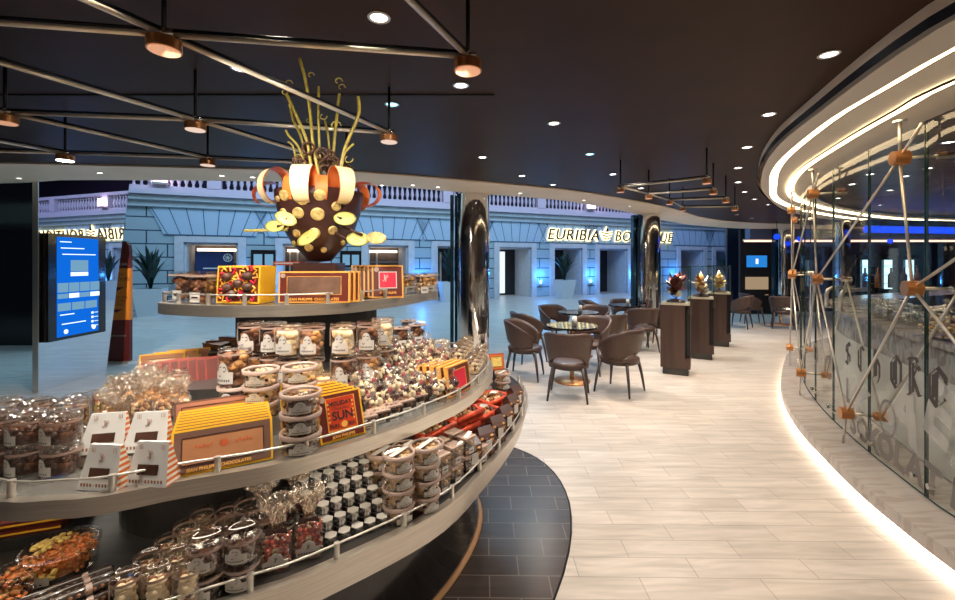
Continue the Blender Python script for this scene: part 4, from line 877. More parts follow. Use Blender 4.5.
def cell_bag(w,d,h,fill,name='gift_bag',fan=.10,ribbon='ribbon',label='arch',br=.012,nf=60,skin='cello',fanr=None):
    e=empty(name); e['category']='gift bag'
    x,y=w/2,d/2; m=MB(); m.add([(-x,-y,0),(x,-y,0),(x,y,0),(-x,y,0),(-x,-y,h*.8),(x,-y,h*.8),(x,y,h*.8),(-x,y,h*.8),(-.012,-.012,h),(.012,-.012,h),(.012,.012,h),(-.012,.012,h)],
      [(3,2,1,0)]+[(i,(i+1)%4,4+(i+1)%4,4+i) for i in range(4)]+[(4+i,4+(i+1)%4,8+(i+1)%4,8+i) for i in range(4)]); m.build('bag',skin,e)
    m=MB()
    for i in range(nf):
        s_=rnd.random(); a,b=(rnd.uniform(-1,1),-1) if s_<.45 else ((rnd.choice((-1,1)),rnd.uniform(-1,1)) if s_<.7 else (rnd.uniform(-1,1),rnd.uniform(-1,1)))
        z=rnd.uniform(br,h*.78) if s_<.7 else h*.76
        m.ball((a*(x-br-.002),b*(y-br-.002),z),br*rnd.uniform(.8,1.2),rnd.randrange(len(fill)),6,4,.85)
    m.box((0,0,h*.36),(w*.72,d*.7,h*.7)); tag(m.build('filling',fill,e),kind='stuff')
    R_=fanr or w*.62; n=26; vs=[(0,0,h)]
    m=MB()
    for k in range(2):
        rr=R_*(1-.25*k); hh=fan*(1-.02*k); vs=[]
        for i in range(n):
            a=2*pi*i/n; q=1+(.16 if i%2 else -.16); q2=rr*q*rnd.uniform(.75,1.1)
            vs.append((.009*cos(a)*q,.009*sin(a)*q,h)); vs.append((q2*.45*cos(a),q2*.40*sin(a),h+hh*.6)); vs.append((q2*cos(a),q2*.8*sin(a),h+hh*rnd.uniform(.75,1.12)))
        m.add(vs,[f for i in range(n) for f in ((3*i,3*((i+1)%n),3*((i+1)%n)+1,3*i+1),(3*i+1,3*((i+1)%n)+1,3*((i+1)%n)+2,3*i+2))],0,False)
    m.build('cellophane_top','cellofan',e)
    if ribbon:
        m=MB(); m.tube([(.014*cos(k*pi/4),.014*sin(k*pi/4),h) for k in range(8)],.004,5,closed=True)
        for s_ in(-1,1): m.add([(0,-.016,h+.003),(s_*.026,-.020,h+.013),(s_*.030,-.020,h-.008),(0,-.016,h-.003)],[(0,1,2,3)]); m.add([(0,-.017,h),(s_*.012,-.020,h-.030),(s_*.020,-.020,h-.028)],[(0,1,2)])
        m.build('bow',ribbon,e)
    if label=='arch':
        m=MB(); P=[(-w*.42,h*.12),(w*.42,h*.12),(w*.42,h*.32),(w*.26,h*.33),(w*.20,h*.45),(0,h*.53),(-w*.20,h*.45),(-w*.26,h*.33),(-w*.42,h*.32)]; m.plate(P,-y-.003,-y-.001,0); monogram(m,1,0,-y-.004,h*.36,w*.17)
        for i in range(8): m.box((-w*.32+i*w*.09,-y-.0035,h*.19),(w*.05,.001,h*.05),1)
        m.build('label',['paper','ink'],e)
    elif label=='tag': MB().box((w*.05,-y-.003,h*.45),(w*.38,.002,h*.30)).build('label','paper',e)
    return e
def tub(r,h,fill,name='round_tub',cross=True,n=40,br=.008,topm=None,open_=False):
    e=empty(name); e['category']='tub'
    MB().lathe([(.0001,.001),(r*.92,.001),(r*.95,.004),(r,h-.008),(r,h-.006)],22).build('tub_body','plastic',e)
    m=MB(); m.lumps(n,r*.95,h-.022,.008,br,list(range(len(fill)))); m.cyl((0,0,.003),r*.72,h-.02,10,0)
    for i in range(int(n*.7)): a=rnd.uniform(0,2*pi); q=r*.86*math.sqrt(rnd.random()); m.ball((q*cos(a),q*sin(a),h-.012),br,rnd.randrange(len(fill)),6,4,.6)
    tag(m.build('filling',fill,e),kind='stuff')
    MB().lathe([(r+.002,h-.012),(r+.003,h),(r*.93,h+.001),(r*.90,h-.003)],22).build('lid_ring','lidp' if not open_ else 'plastic',e)
    if not open_: MB().lathe([(r*.90,h-.003),(.0001,h-.003)],18).build('lid','plastic',e)
    if cross:
        m=MB(); m.box((0,0,h+.0015),(r*1.75,.018,.0015),0,rz=.5); m.build('lid_label','paper',e)
    m=MB(); label_arch(m,r+.002,h*.10,r*1.1,h*.62); m.build('label',['paper','ink'],e)
    return e
def faceout(c,x,y): return atan2(-(c[0]-x)*-1,(c[1]-y)) if 0 else atan2(x-c[0],-(y-c[1]))
def on(px,py,h): return at(px,py,h)
# ---- top tier
def flower_art(e,w,h):
    m=MB()
    for cx_,cz_ in ((-.22,.72),(.24,.74),(-.24,.30),(.22,.28),(0,.5)):
        for k in range(9):
            a=2*pi*k/9+cx_; m.tube([(cx_*w+.018*cos(a),-.004,cz_*h+.018*sin(a)),(cx_*w+.034*cos(a+.3),-.004,cz_*h+.034*sin(a+.3)),(cx_*w+.030*cos(a+.7),-.004,cz_*h+.030*sin(a+.7))],.0032,4,k%3)
    m.build('swirl_print',['yellow','crimson','goldline'],e)
    m=MB()
    for cx_,cz_ in ((-.24,.70),(.22,.72),(-.22,.42),(.02,.52),(.24,.44),(-.10,.24),(.20,.18)): m.ball((cx_*w,-.003,cz_*h),.020,0,10,6,.75)
    m.build('chocolates_print','choc',e)
tb0=gift_box(.155,.125,.022,'gift_box','maroon',None,art=flower_art)
a=at(232,305,H3); rz=radians(-7)
for k in range(5):
    put(tb0,(a.x+.006+k*.003*0,a.y+.03+k*.027,H3+.004),rz,'yellow gift box with swirling floral print, top tier, %s from the rail'%ORD[k],'floral gift boxes',tilt=radians(-4),scale=1.28)
e2=gift_box(.30,.135,.026,'gift_box','maroon',('darkwin',-.38,.38,.26,.84),edge='goldline',seal=True,words=[('JEAN PHILIPPE  CHOCOLATES',.016,0,.010,'goldline')],gold='goldline')
a=at(311,304.5,H3)
for k in range(3): put(e2,(a.x+.012*k,a.y+.035+k*.032,H3+.004),radians(4),'wide maroon window gift box with gold edge, top tier, %s from the rail'%ORD[k],'wide window gift boxes on the top tier',tilt=radians(-3))
def crim_art(e,w,h):
    MB().box((0,-.003,h*.54),(w*.52,.002,h*.46)).build('print','crimson',e); m=MB(); monogram(m,0,-.01,-.005,h*.60,.03); m.build('print_figure','paper',e)
e3=gift_box(.125,.135,.020,'gift_box','maroon',('paper',-.30,.30,.27,.81),edge='goldline',seal=True,words=[('CHOCOLATE',.011,0,.016,'goldline')],art=crim_art)
a=at(387,299,H3)
for k in range(6): put(e3,(a.x-.0-k*.024,a.y+.025+k*.012,H3+.004),radians(16),'square maroon gift box with red picture, top tier, %s in the leaning row'%ORD[k],'square picture boxes on the top tier',tilt=radians(-14),scale=1.22)
e4=gift_box(.14,.02,.10,'gift_box','whitep',None,edge='redfoil'); p=atz(215+0,2.35,H3); 
put(e4,(-1.02,2.30,H3+.163),0,'flat white and red gift box lying on the floral boxes of the top tier',None)
p=None
def cbox(w,d,h,fill,name='clear_box',n=50,br=.012,lab=True):
    e=empty(name); e['category']='clear box'; m=MB(); m.prism([(-w/2,-d/2),(w/2,-d/2),(w/2,d/2),(-w/2,d/2)],0,h); m.build('box_body','plastic',e)
    m=MB()
    for i in range(n): m.ball((rnd.uniform(-1,1)*(w/2-br),rnd.uniform(-1,1)*(d/2-br),rnd.uniform(br,h*.86)),br*rnd.uniform(.8,1.2),rnd.randrange(len(fill)),6,4,.8)
    tag(m.build('filling',fill,e),kind='stuff')
    if lab: m=MB(); m.box((0,-d/2-.002,h*.2),(w*.5,.001,h*.3)); m.box((0,-d/2-.003,h*.2),(w*.3,.001,h*.05),1); m.build('label',['paper','ink'],e); MB().box((0,0,h*.86),(w+.002,d+.002,.006)).build('band','lidp',e)
    return e
cb=cbox(.075,.06,.105,['choc','milk'],'clear_box')
for k,(px,py,z) in enumerate(((178,300.5,0),(196,303.5,0))): a=at(px,py+1,H3); put(cb,(a.x,a.y+.045,H3+.002),radians(-12),'clear box of dark chocolates at the top tier rim, %s from the end'%ORD[k],'clear boxes on the top tier',scale=1.3)
for k,(x,y) in enumerate(((-1.30,2.06),(-1.20,2.16))): put(cb,(x,y,H3+.002),radians(-20),'clear box of dark chocolates behind the top tier rim boxes, %s from the end'%ORD[k],'clear boxes on the top tier')
cf=cell_bag(.07,.06,.09,['choc','milk'],'gift_bag',.05,None,None,.010,40); put(cf,(-1.16,2.0,H3+.002),.2,'cellophane bag with fanned top beside the floral boxes on the top tier')
cn=cbox(.085,.07,.115,['pale','white','choc','nut'],'clear_box',70,.012)
for k,(x,y) in enumerate(((-.42,2.36),(-.31,2.42),(-.40,2.52),(-.29,2.56),(-.47,2.47))): put(cn,(x,y,H3+.002),radians(25),'clear box of pale nut chocolates ending the top tier, %s of the cluster'%ORD[k],'nut boxes on the top tier')
for k in range(4): put(cn,(-.36+.07*k,2.62+.03*k,H3+.002),radians(25),'clear box of nut chocolates in the rear of the top tier cluster, %s in line'%ORD[k],'rear nut boxes on the top tier') if k<2 else None
# ---- chocolate vase
v=empty('chocolate_vase',(-.777,2.12,H3),0,'tall chocolate vase sculpture with pale discs, orange loops and golden twigs on the top tier','sculpture')
MB().box((0,0,.0875),(.20,.16,.175)).build('plinth','choc2',v)
VS=2.12/430
def vz(y): return EYE+(262-y)*VS-H3
def vx(x): return (x-477.5)*VS+.777
prof=[(.0001,vz(262)+.0),(.055,vz(261)),(.075,vz(256)),(.125,vz(245)),(.165,vz(230)),(.190,vz(215)),(.205,vz(200)),(.207,vz(193)),(.196,vz(193)),(.19,vz(205)),(.15,vz(235))]
MB().lathe(prof,40).build('vase_body','choc2',v)
def vr(z):
    for (r0,z0),(r1,z1) in zip(prof[:8],prof[1:8]):
        if z0<=z<=z1: return r0+(r1-r0)*(z-z0)/(z1-z0+1e-9)
    return .2
def disc(px,py,r,mt,outk=0,name='disc',rim=True):
    z=vz(py); R_=vr(z); x=max(-R_*.97,min(R_*.97,vx(px))); a=-math.acos(x/R_); p=Vector((R_*cos(a),R_*sin(a),z)); nrm=Vector((cos(a),sin(a),-.45)).normalized(); p+=nrm*(.002+outk)
    q=nrm.to_track_quat('Z','Y').to_matrix().to_4x4(); r*=.72; m=MB(); m.lathe([(r,-.004),(r,.004),(r*.82,.008 if rim else .004),(.0001,.002 if rim else .006)],18,0,T=Matrix.Translation(p)@q); return m.build(name,mt,v)
for px,py,r in ((301,201,.036),(319,205,.037),(334,201,.036),(346,210,.030),(331,218,.042),(314,217,.036),(298,216,.028),(341,232,.030),(309,235,.026),(318,248,.028),(326,235,.036),(303,244,.018),(350,222,.024),(292,203,.02),(330,250,.02),(345,243,.018),(299,229,.016),(352,205,.018)): disc(px,py,r,'disc')
for px,py,mt,r,tl in ((309,224,'lemon',.050,.5),(324,240,'lemon',.056,-.5)):
    z=vz(py); p=Vector((vx(px),-.255 if py<230 else -.20,z)); m=MB(); m.lathe([(.0001,-.006),(r*.7,-.004),(r,.002),(r*.7,.0),(.0001,-.002)],20,0,T=Matrix.Translation(p)@Matrix.Rotation(tl,4,'Y')@Matrix.Rotation(radians(62),4,'X')@Matrix.Diagonal((1,.62,1,1))); m.build('petal_disc',mt,v)
    MB().tube([p,(p.x*.7,-.12,z-.02)],.004,5).build('petal_stem','choc2',v)
for pts,mt,cx_,cy_,r in (([(340,218),(352,222)],'lemon',355,222,.047),([(345,235),(358,242)],'lemon',367,241,.048),([(352,229),(371,237)],'disc',384,240,.042),([(300,232),(262,233)],'olive',None,None,0),([(300,228),(292,229)],'lemon',290,229,.040)):
    a_,b_=pts; MB().tube([(vx(a_[0]),-.14,vz(a_[1])),(vx(b_[0]),-.16,vz(b_[1]))],.007,6).build('twig','choc2' if mt!='olive' else 'lemon',v)
    if cx_: m=MB(); m.lathe([(.0001,-.005),(r*.7,-.004),(r,.002),(r*.7,.0),(.0001,-.002)],20,0,T=Matrix.Translation((vx(cx_),-.16,vz(cy_)))@Matrix.Rotation(.15,4,'Y')@Matrix.Rotation(radians(60),4,'X')@Matrix.Diagonal((1.1,.8,1,1))); m.build('petal_disc',mt,v)
# broad ribbon loops round the rim
def loop(az,wd,hgt,outw,mt_out,mt_in,lean=0):
    d=Vector((cos(az),sin(az),0)); s_=Vector((-sin(az),cos(az),0)); z0=vz(208); n=22; vs=[]
    for k in range(n+1):
        t=k/n; a=-pi*.5+t*2*pi*.93
        rr=outw/2; p=d*(.15+rr+rr*math.cos(a)*1.0-.0)+Vector((0,0,z0+hgt/2+hgt/2*math.sin(a)))
        wv=wd*(.55+.45*math.sin(min(1,t*1.3)*pi/1.0*.5+.2)); p+=s_*lean*math.sin(a)
        for off_ in(-1,1): vs.append(p+s_*off_*wv/2)
    m=MB(); m.add(vs,[(2*k,2*k+1,2*k+3,2*k+2) for k in range(n)],0,True)
    vs2=[]; 
    for k in range(n+1):
        c=(vs[2*k]+vs[2*k+1])/2; cen=d*(.15+outw/2)+Vector((0,0,z0+hgt/2)); q=(cen-c).normalized()*.005
        vs2+=[vs[2*k]+q,vs[2*k+1]+q]
    m.add(vs2,[(2*k,2*k+2,2*k+3,2*k+1) for k in range(n)],1,True)
    m.build('ribbon_loop',[mt_out,mt_in],v)
for az,wd,h_,o_ in ((-90,.095,.17,.10),(-135,.085,.165,.13),(-45,.085,.17,.13),(-172,.045,.12,.16),(-8,.045,.12,.16),(-112,.06,.13,.06),(-68,.06,.13,.06),(90,.08,.15,.10),(130,.08,.15,.12),(50,.08,.15,.12)):
    inner=az in (-112,-68); loop(radians(az),wd,h_,o_,'orange' if inner or abs(az) in (172,8) else 'cream2','orange')
# golden twigs and tangled crown
m=MB()
for k in range(26):
    a=rnd.uniform(0,2*pi); r=rnd.uniform(.02,.10); z=vz(176)+rnd.uniform(0,.12); q=[(r*cos(a)+.028*cos(b),r*sin(a)*.8+.012*sin(2*b),z+.028*sin(b)) for b in [j*2*pi/10 for j in range(10)]]; m.tube(q,.006,5,0,closed=True)
m.build('chocolate_curls','choc',v)
for pts,r0 in (([(325,190),(317,150),(313,110),(309,84),(303,62)],.011),([(318,190),(311,145),(300,118),(291,98)],.011),([(308,190),(300,140),(291,118),(287,102)],.009),([(323,190),(320,130),(320,88)],.009),([(330,190),(333,140),(336,110),(338,92)],.011),([(338,190),(345,152),(356,125),(360,112),(359,98)],.012),([(312,180),(302,150),(292,138),(289,132)],.008),([(300,178),(296,150),(290,143)],.007),([(344,175),(347,156),(356,146)],.008),([(328,180),(326,140),(322,118)],.009)):
    dy=rnd.uniform(-.05,.05); MB().tube([(vx(x),dy,vz(y)) for x,y in spline(pts,4,False)],r0*.72,7).build('golden_twig','olive',v)
for cx_,cy_,r,d_ in ((337,128,.03,1),(311,122,.016,-1),(340,84,.022,1),(313,78,.018,1),(325,118,.022,-1),(291,86,.02,1),(287,94,.018,-1),(343,90,.02,1),(300,160,.025,1),(350,160,.025,-1)):
    MB().tube([(vx(cx_)+r*cos(b)*(1-.08*j),-.03,vz(cy_)+r*sin(b)*(1-.08*j)) for j,b in enumerate([d_*k*.55 for k in range(9)])],.0032,5).build('tendril','olive',v)
# ---- middle tier goods
A=radians
jd=make_jar(.043,.078,['choc','milk','choc'],br=.011,nf=46,wrap=True)
jd['category']='jar'
n_=0
for r_,(Y,xs) in enumerate(((1.165,(-.8,28,62)),(1.27,(4,37,70)))):
    for c_,px in enumerate(xs):
        for k in range(2):
            p=atz(px,Y,H2); put(jd,(p.x,p.y,H2+.001+k*.081),A(-22),'clear jar of dark chocolates beside the white pouches, %s in the %s row, %s'%(('outermost','middle','inner')[c_],('front','rear')[r_],('underneath','on top')[k]),'jars beside the white pouches')
# tall tins of colourful nuts behind them
jn=make_jar(.026,.105,['pale','green','nut','redb','yellow'],'nut_tube',br=.008,nf=46,label=False,cat='tube')
for r_ in range(2):
    for k in range(6):
        x=-1.50+.066*k+.02*r_; y=1.40+.040*k+r_*.062
        put(jn,(x,y,H2+.035 if 0 else zs(x,y)),A(-15),'clear tube of colourful nuts behind the dark jars, %s, %s row'%(ORD[k],('outer','inner')[r_]),'colourful nut tubes')
# white pouches
def pouch():
    e=empty('white_pouch'); e['category']='pouch'; w,h,d=.112,.105,.055
    m=MB(); m.add([(-w/2,-d/2,0),(w/2,-d/2,0),(w*.40,-.004,h),(-w*.36,-.004,h)],[(0,1,2,3)]); m.add([(-w/2,d/2,0),(w/2,d/2,0),(w*.40,.004,h),(-w*.36,.004,h)],[(3,2,1,0)]); m.add([(-w/2,-d/2,0),(w/2,-d/2,0),(w/2,d/2,0),(-w/2,d/2,0)],[(3,2,1,0)]); m.add([(-w*.36,-.004,h),(w*.40,-.004,h),(w*.40,.004,h),(-w*.36,.004,h)],[(0,1,2,3)]); m.build('card_body','whitep',e)
    MB().add([(w/2,-d/2,0),(w/2,d/2,0),(w*.40,.004,h),(w*.40,-.004,h)],[(0,1,2,3)]).build('striped_gusset','stripe',e); MB().add([(-w/2,-d/2,0),(-w/2,d/2,0),(-w*.36,.004,h),(-w*.36,-.004,h)],[(3,2,1,0)]).build('striped_gusset','stripe',e)
    sl=lambda z:-d/2+(d/2-.004)*z/h-.0015
    MB().add([(-.028,sl(.028),.028),(.028,sl(.028),.028),(.028,sl(.052),.052),(-.028,sl(.052),.052)],[(0,1,2,3)]).build('window','choc',e)
    m=MB(); T=Matrix.Rotation(0,4,'X'); monogram(m,0,0,sl(.076)-.001,.076,.020)
    for i in range(11): m.box((-.042+i*.0084,sl(.013)-.0005,.013),(.0045,.001,.008 if i!=4 else .001))
    for s_ in(-1,1): 
        for j in (0,1,2): m.tube([(s_*.030+j*.004,sl(.095)-.001,.100),(s_*.030+j*.004+.001,sl(.085)-.001,.088)],.0007,4)
    m.build('print','inkbrown',e); return e
po=pouch()
a=at(97,492,H2); b_=at(145,488,H2)
put(po,(a.x-.002,a.y+.030,H2+.001),A(-6),'white card pouch in the front row by the rail, next to the dark jars','white pouches'); put(po,(b_.x,b_.y+.030,H2+.001),A(-4),'white card pouch in the front row by the rail, next to the window box','white pouches')
p=atz(106,1.225,0); q=atz(149,1.235,0)
put(po,(p.x,p.y,H2+.032),A(14),'white card pouch tilted behind the front row, next to the dark jars','white pouches',tilt=A(-8)); MB().box((0,0,.0125),(.26,.075,.025),rz=A(4)).build('riser_block','steelm',empty('riser_block',((p.x+q.x)/2,(p.y+q.y)/2,H2+.003),0,'low steel block under the rear white pouches','riser')); put(po,(q.x,q.y,H2+.032),A(12),'white card pouch tilted behind the front row, next to the window box','white pouches',tilt=A(-8))
# wide window boxes
def sunburst(e,w,h):
    m=MB()
    for k in range(12):
        a=2*pi*k/12; m.add([(.006*cos(a-.2),-.004,h*.58+.006*sin(a-.2)),(.016*cos(a),-.004,h*.58+.016*sin(a)),(.006*cos(a+.2),-.004,h*.58+.006*sin(a+.2))],[(0,1,2)])
    m.cyl((0,0,0),.008,.001,14,T=Matrix.Translation((0,-.003,h*.58))@Matrix.Rotation(pi/2,4,'X'))
    for s_ in(-1,1):
        for j in range(5): m.box((s_*(.030+j*.009),-.0035,h*.58+s_*.004*((j%2)-.5)),(.006,.001,.006))
    m.build('sun_print',pm('sun_print_red',(.60,.12,.04),.4),e)
wb=gift_box(.245,.118,.010,'gift_box','maroon2',('tan',-.40,.40,.22,.80),edge='yellow',words=[('JEAN PHILIPPE  CHOCOLATES',.0115,-.01,.0085,'goldline')],art=sunburst)
BL=at(171,482,H2); BR=at(272,461,H2); ang=atan2(BR.y-BL.y,BR.x-BL.x); nrm=Vector((-sin(ang),cos(ang),0)); mid=(BL+BR)/2
for k in range(8):
    p=mid+nrm*(.008+k*.026); put(wb,(p.x,p.y,H2+.003),ang,'wide yellow-edged window box with sun print, %s in its row from the rail'%ORD[k],'wide window boxes',tilt=A(-24))
wp=gift_box(.25,.13,.016,'gift_box',pm('rose_card',(.45,.20,.13),.5),('tan',-.42,.42,.2,.86),edge='maroon2'); p=mid+nrm*.235+Vector((-.015,0,0)); put(wp,(p.x,p.y,H2+.003),ang,'wide brown and rose gift box standing behind the row of window boxes','',tilt=A(-15)) 
# sun boxes
def sunart(e,w,h):
    MB().box((.002,-.003,h*.56),(w*.60,.002,h*.64)).build('print','sunred',e)
    text('print_lettering','SUN',.037,'ink',e,(.004,-.0052,h*.42),off=.001); text('print_lettering','HOLIDAY',.018,'ink',e,(.0,-.0052,h*.72),off=.0006); text('print_lettering','Chocolate',.014,'ink',e,(.0,-.0052,h*.62),shear=.3); text('print_lettering','FUN',.015,'ink',e,(-.026,-.0052,h*.27),off=.0006); text('print_lettering','SEA',.014,'ink',e,(.030,-.0052,h*.27),off=.0004); 
    m=MB(); m.cyl((0,0,0),.010,.001,14,T=Matrix.Translation((.006,-.005,h*.31))@Matrix.Rotation(pi/2,4,'X'))
    for s_ in(-1,1):
        for j in range(5): m.box((s_*.041,-.005,h*(.40+.09*j)),(.006,.001,.006))
    m.build('print_motif','goldline',e)
sb_=gift_box(.15,.15,.012,'gift_box','maroon',('orange',-.31,.33,.20,.88),edge='yellow',seal=True,gold='goldline',words=[('JEAN PHILIPPE',.012,.0,.009,'goldline')],art=sunart)
BL=at(322,448,H2); BR=at(368,435,H2); ang2=atan2(BR.y-BL.y,BR.x-BL.x); nrm2=Vector((-sin(ang2),cos(ang2),0)); mid2=(BL+BR)/2
for k in range(8):
    p=mid2+nrm2*(.012+k*.032)+Vector((cos(ang2),sin(ang2),0))*-.006*k; put(sb_,(p.x,p.y,H2+.003),ang2,'square maroon gift box with orange SUN print, %s in its row from the rail'%ORD[k],'square sun boxes',tilt=A(-20))
# round tubs stacked between the two kinds of boxes
tt=tub(.058,.056,['choc','milk','pale'],n=34,cross=False)
tl=tub(.056,.050,['white','choc','pale'],n=34,cross=False,name='round_tub')
p=at(293,458,H2); p=Vector((p.x,p.y+.055,0))
for k in range(3): put(tt,(p.x,p.y,H2+.002+.060*k),A(20),'clear round tub of dark chocolates beside the sun boxes, %s from the shelf'%ORD[k],'round tubs of the front stack')
p=Vector((-.62,1.50,0))
for k in range(3): put(tl,(p.x,p.y,zs(p.x,p.y)+.054*k),A(15),'clear round tub of pale biscuits behind the front stack, %s from the bottom'%ORD[k],'round tubs of the second stack')
p=Vector((-.735,1.46,0))
for k in range(3): put(tl,(p.x,p.y,zs(p.x,p.y)+.054*k),A(5),'clear round tub beside the second stack near the window boxes, %s from the riser'%ORD[k],'round tubs of the third stack')
# large jars of the inner riser, two high
JB={'d':make_jar(.047,.118,['choc','milk'],br=.016,nf=42),'w':make_jar(.047,.118,['white','white','pale'],br=.017,nf=42),'n':make_jar(.047,.118,['milk','nut'],br=.016,nf=42)}
JL={'d':'dark chocolates','w':'white chocolates','n':'milk chocolates'}
i=0
for px,Y,k in ((251,1.72,'d'),(273,1.70,'d'),(287+1,1.66,'w'),(312,1.66,'n'),(343,1.68,'w'),(369,1.74,'d'),(383,1.86,'w')):
    p=atz(px,Y); kb={'d':'n','w':'d','n':'w'}[k]
    put(JB[k],(p.x,p.y,1.121+.121),A(0),'tall jar of %s in the upper row under the top tier, %s of seven'%(JL[k],ORD[i]),'upper row of tall jars')
    put(JB[kb],(p.x,p.y,1.121),A(0),'tall jar of %s in the lower row under the top tier, %s of seven'%(JL[kb],ORD[i]),'lower row of tall jars'); i+=1
for j,(px,Y,k) in enumerate(((262,1.60,'n'),(297,1.55,'d'),(322,1.55,'w'),(346,1.57,'n'),(240,1.70,'w'))):
    p=atz(px,Y); put(JB[k],(p.x,p.y,zs(p.x,p.y)),A(0),'tall jar of %s standing in front of the double row, %s along'%(JL[k],ORD[j]),'jars before the double row')
bigj=make_jar(.056,.135,['milk','choc','nut'],br=.019,nf=44); p=atz(235,1.62); put(tt,(p.x,p.y,RZ2+.002),0,'clear round tub supporting the big jar near the red gift boxes',''); put(bigj,(p.x,p.y,RZ2+.062),A(-15),'big jar of milk chocolate truffles near the yellow and red gift boxes')
for k,(px,Y) in enumerate(((401,2.05),(417,2.15),(408,2.3))):
    p=atz(px,Y); put(cb,(p.x,p.y,RZ2+.115),A(20),'clear box of dark chocolates between tall jars and marshmallow bags, %s of three'%ORD[k],'clear boxes behind the marshmallow bags'); put(cn,(p.x,p.y,RZ2+.002),A(20),'clear box of nut chocolates beneath the boxes of dark chocolates, %s of three'%ORD[k],'supporting boxes behind the marshmallow bags')
# heap of marshmallow-chocolate bags
def cluster_bag(fill,nf=26,w=.07,h=.062,name='cluster_bag',lab=None):
    e=empty(name); e['category']='sweet bag'; m=MB()
    for i in range(nf):
        a=rnd.uniform(0,2*pi); q=math.sqrt(rnd.random())*.8; m.ball((q*w/2*cos(a),rnd.uniform(-.3,.3)*w*.5,h/2+q*h/2*sin(a)),rnd.uniform(.0065,.0135),rnd.randrange(len(fill)),5,4,rnd.uniform(.6,1.2))
    tag(m.build('filling',fill,e),kind='stuff'); vs=[]
    m=MB(); m.lathe([(.0001,-.5),(.30,-.42),(.47,-.2),(.5,0),(.47,.2),(.30,.42),(.0001,.5)],9,0,T=Matrix.Translation((0,0,h/2))@Matrix.Diagonal((w*1.02,w*.52,h*1.04,1))); 
    vs=[]; n=10
    for k in range(n): a=2*pi*k/n; vs+=[(.006*cos(a),.004*sin(a),h*.97),((.030 if k%2 else .018)*cos(a),.018*sin(a),h+.028+rnd.uniform(-.008,.008))]
    m.add(vs,[(2*k,2*((k+1)%n),2*((k+1)%n)+1,2*k+1) for k in range(n)]); m.build('bag','cello',e)
    if lab: MB().box((0,-w*.27,h*.4),(.02,.002,.028)).build('label','paper',e)
    return e
kb1=cluster_bag(['redb','white','choc','pale','choc2','white'],44); kb2=cluster_bag(['choc','white','redb','choc2','cream2'],44)
wd=empty('bag_rack',(0,0,0),0,'clear stepped rack under the marshmallow bags','rack'); 
dirr=Vector((.78,.62,0)).normalized(); nn=Vector((-.62,.78,0)); o0=Vector((-.385,1.56,0)); i=0
rk=MB()
for r_ in range(5):
    zz=H2+.020+.027*r_; c=o0+nn*(.07*r_+.02)+dirr*(.17+.03*r_); rk.box((c.x,c.y,(H2+zz)/2+.001),(.50,.064,zz-H2),0,rz=atan2(dirr.y,dirr.x))
rk.build('steps','plastic',wd)
for r_ in range(5):
    zz=H2+.023+.027*r_
    for k in range(7 if r_<4 else 6):
        p=o0+nn*(.07*r_+.02+rnd.uniform(-.01,.01))+dirr*(-.05+.068*k+.03*r_+rnd.uniform(-.01,.01)); put(kb1 if (k+r_)%2 else kb2,(p.x,p.y,zz),A(38)+rnd.uniform(-.5,.5),'cellophane bag of marshmallow and %s clusters, %s in rack row %s'%(('red berry','dark chocolate')[(k+r_)%2==0],ORD[k],ORD[r_]),'marshmallow bags on the rack',tilt=rnd.uniform(-.35,.1),scale=1.1); i+=1
cbe=cbox(.07,.05,.045,['choc','milk'],'clear_box',20,.010)
for k in range(6): p=at(372+13*k,432-6*k,H2)+nn*.055; put(cbe,(p.x,p.y,H2+.001),A(38),'low clear box of dark chocolates at the rail below the marshmallow bags, %s'%ORD[k],'low clear boxes by the rail')
# yellow boxes at the far right of the middle tier
fb=gift_box(.17,.125,.020,'gift_box','maroon',('crimson',-.28,.28,.2,.82),edge='goldline',gold='goldline')
BL=at(457,399,H2); BR=at(471,385,H2); ang3=atan2(BR.y-BL.y,BR.x-BL.x)
BLp=Vector((BL.x-.02,BL.y+.0,0)); dv=Vector((cos(ang3),sin(ang3),0)); nv=Vector((-sin(ang3),cos(ang3),0)); 
for k in range(5): p=BLp+Vector((.02,-.02,0))+dv*.10+nv*(.012+.032*k); put(fb,(p.x,p.y,H2+.003),ang3-.25,'maroon gift box with red panel at the middle tier aisle end, %s in row'%ORD[k],'gift boxes at the aisle end',tilt=A(-8),scale=1.0)
# clear bags and jars at the far end
jt=make_jar(.036,.085,['pale','choc','white'],br=.012,nf=26,label=False)
i=0
for k in range(5):
    for r_ in (0,1):
        p=Vector((.01+.012*k-.085*r_,2.20+.085*k,0)); put(jt,(p.x-.03,p.y,H2+.001+(.05 if r_ else 0)),0,'clear jar of nut chocolates at the aisle end rail, %s in the %s line'%(ORD[k],('outer','inner')[r_]),'jars at the aisle end')
cg=cell_bag(.06,.05,.055,['pale','white','milk'],'gift_bag',.055,None,None,.010,26)
i=0
for k in range(8):
    for r_ in range(2):
        p=Vector((-.20+.0*k-.075*k+.02*r_,2.55+.035*(3-abs(k-3))-.09*r_,0)); put(cg,(p.x,p.y,zs(p.x,p.y)),rnd.random(),'small frilled cellophane bag at the middle tier rear edge, %s in the %s line'%(ORD[k],('outer','inner')[r_]),'cellophane bags at the rear edge')
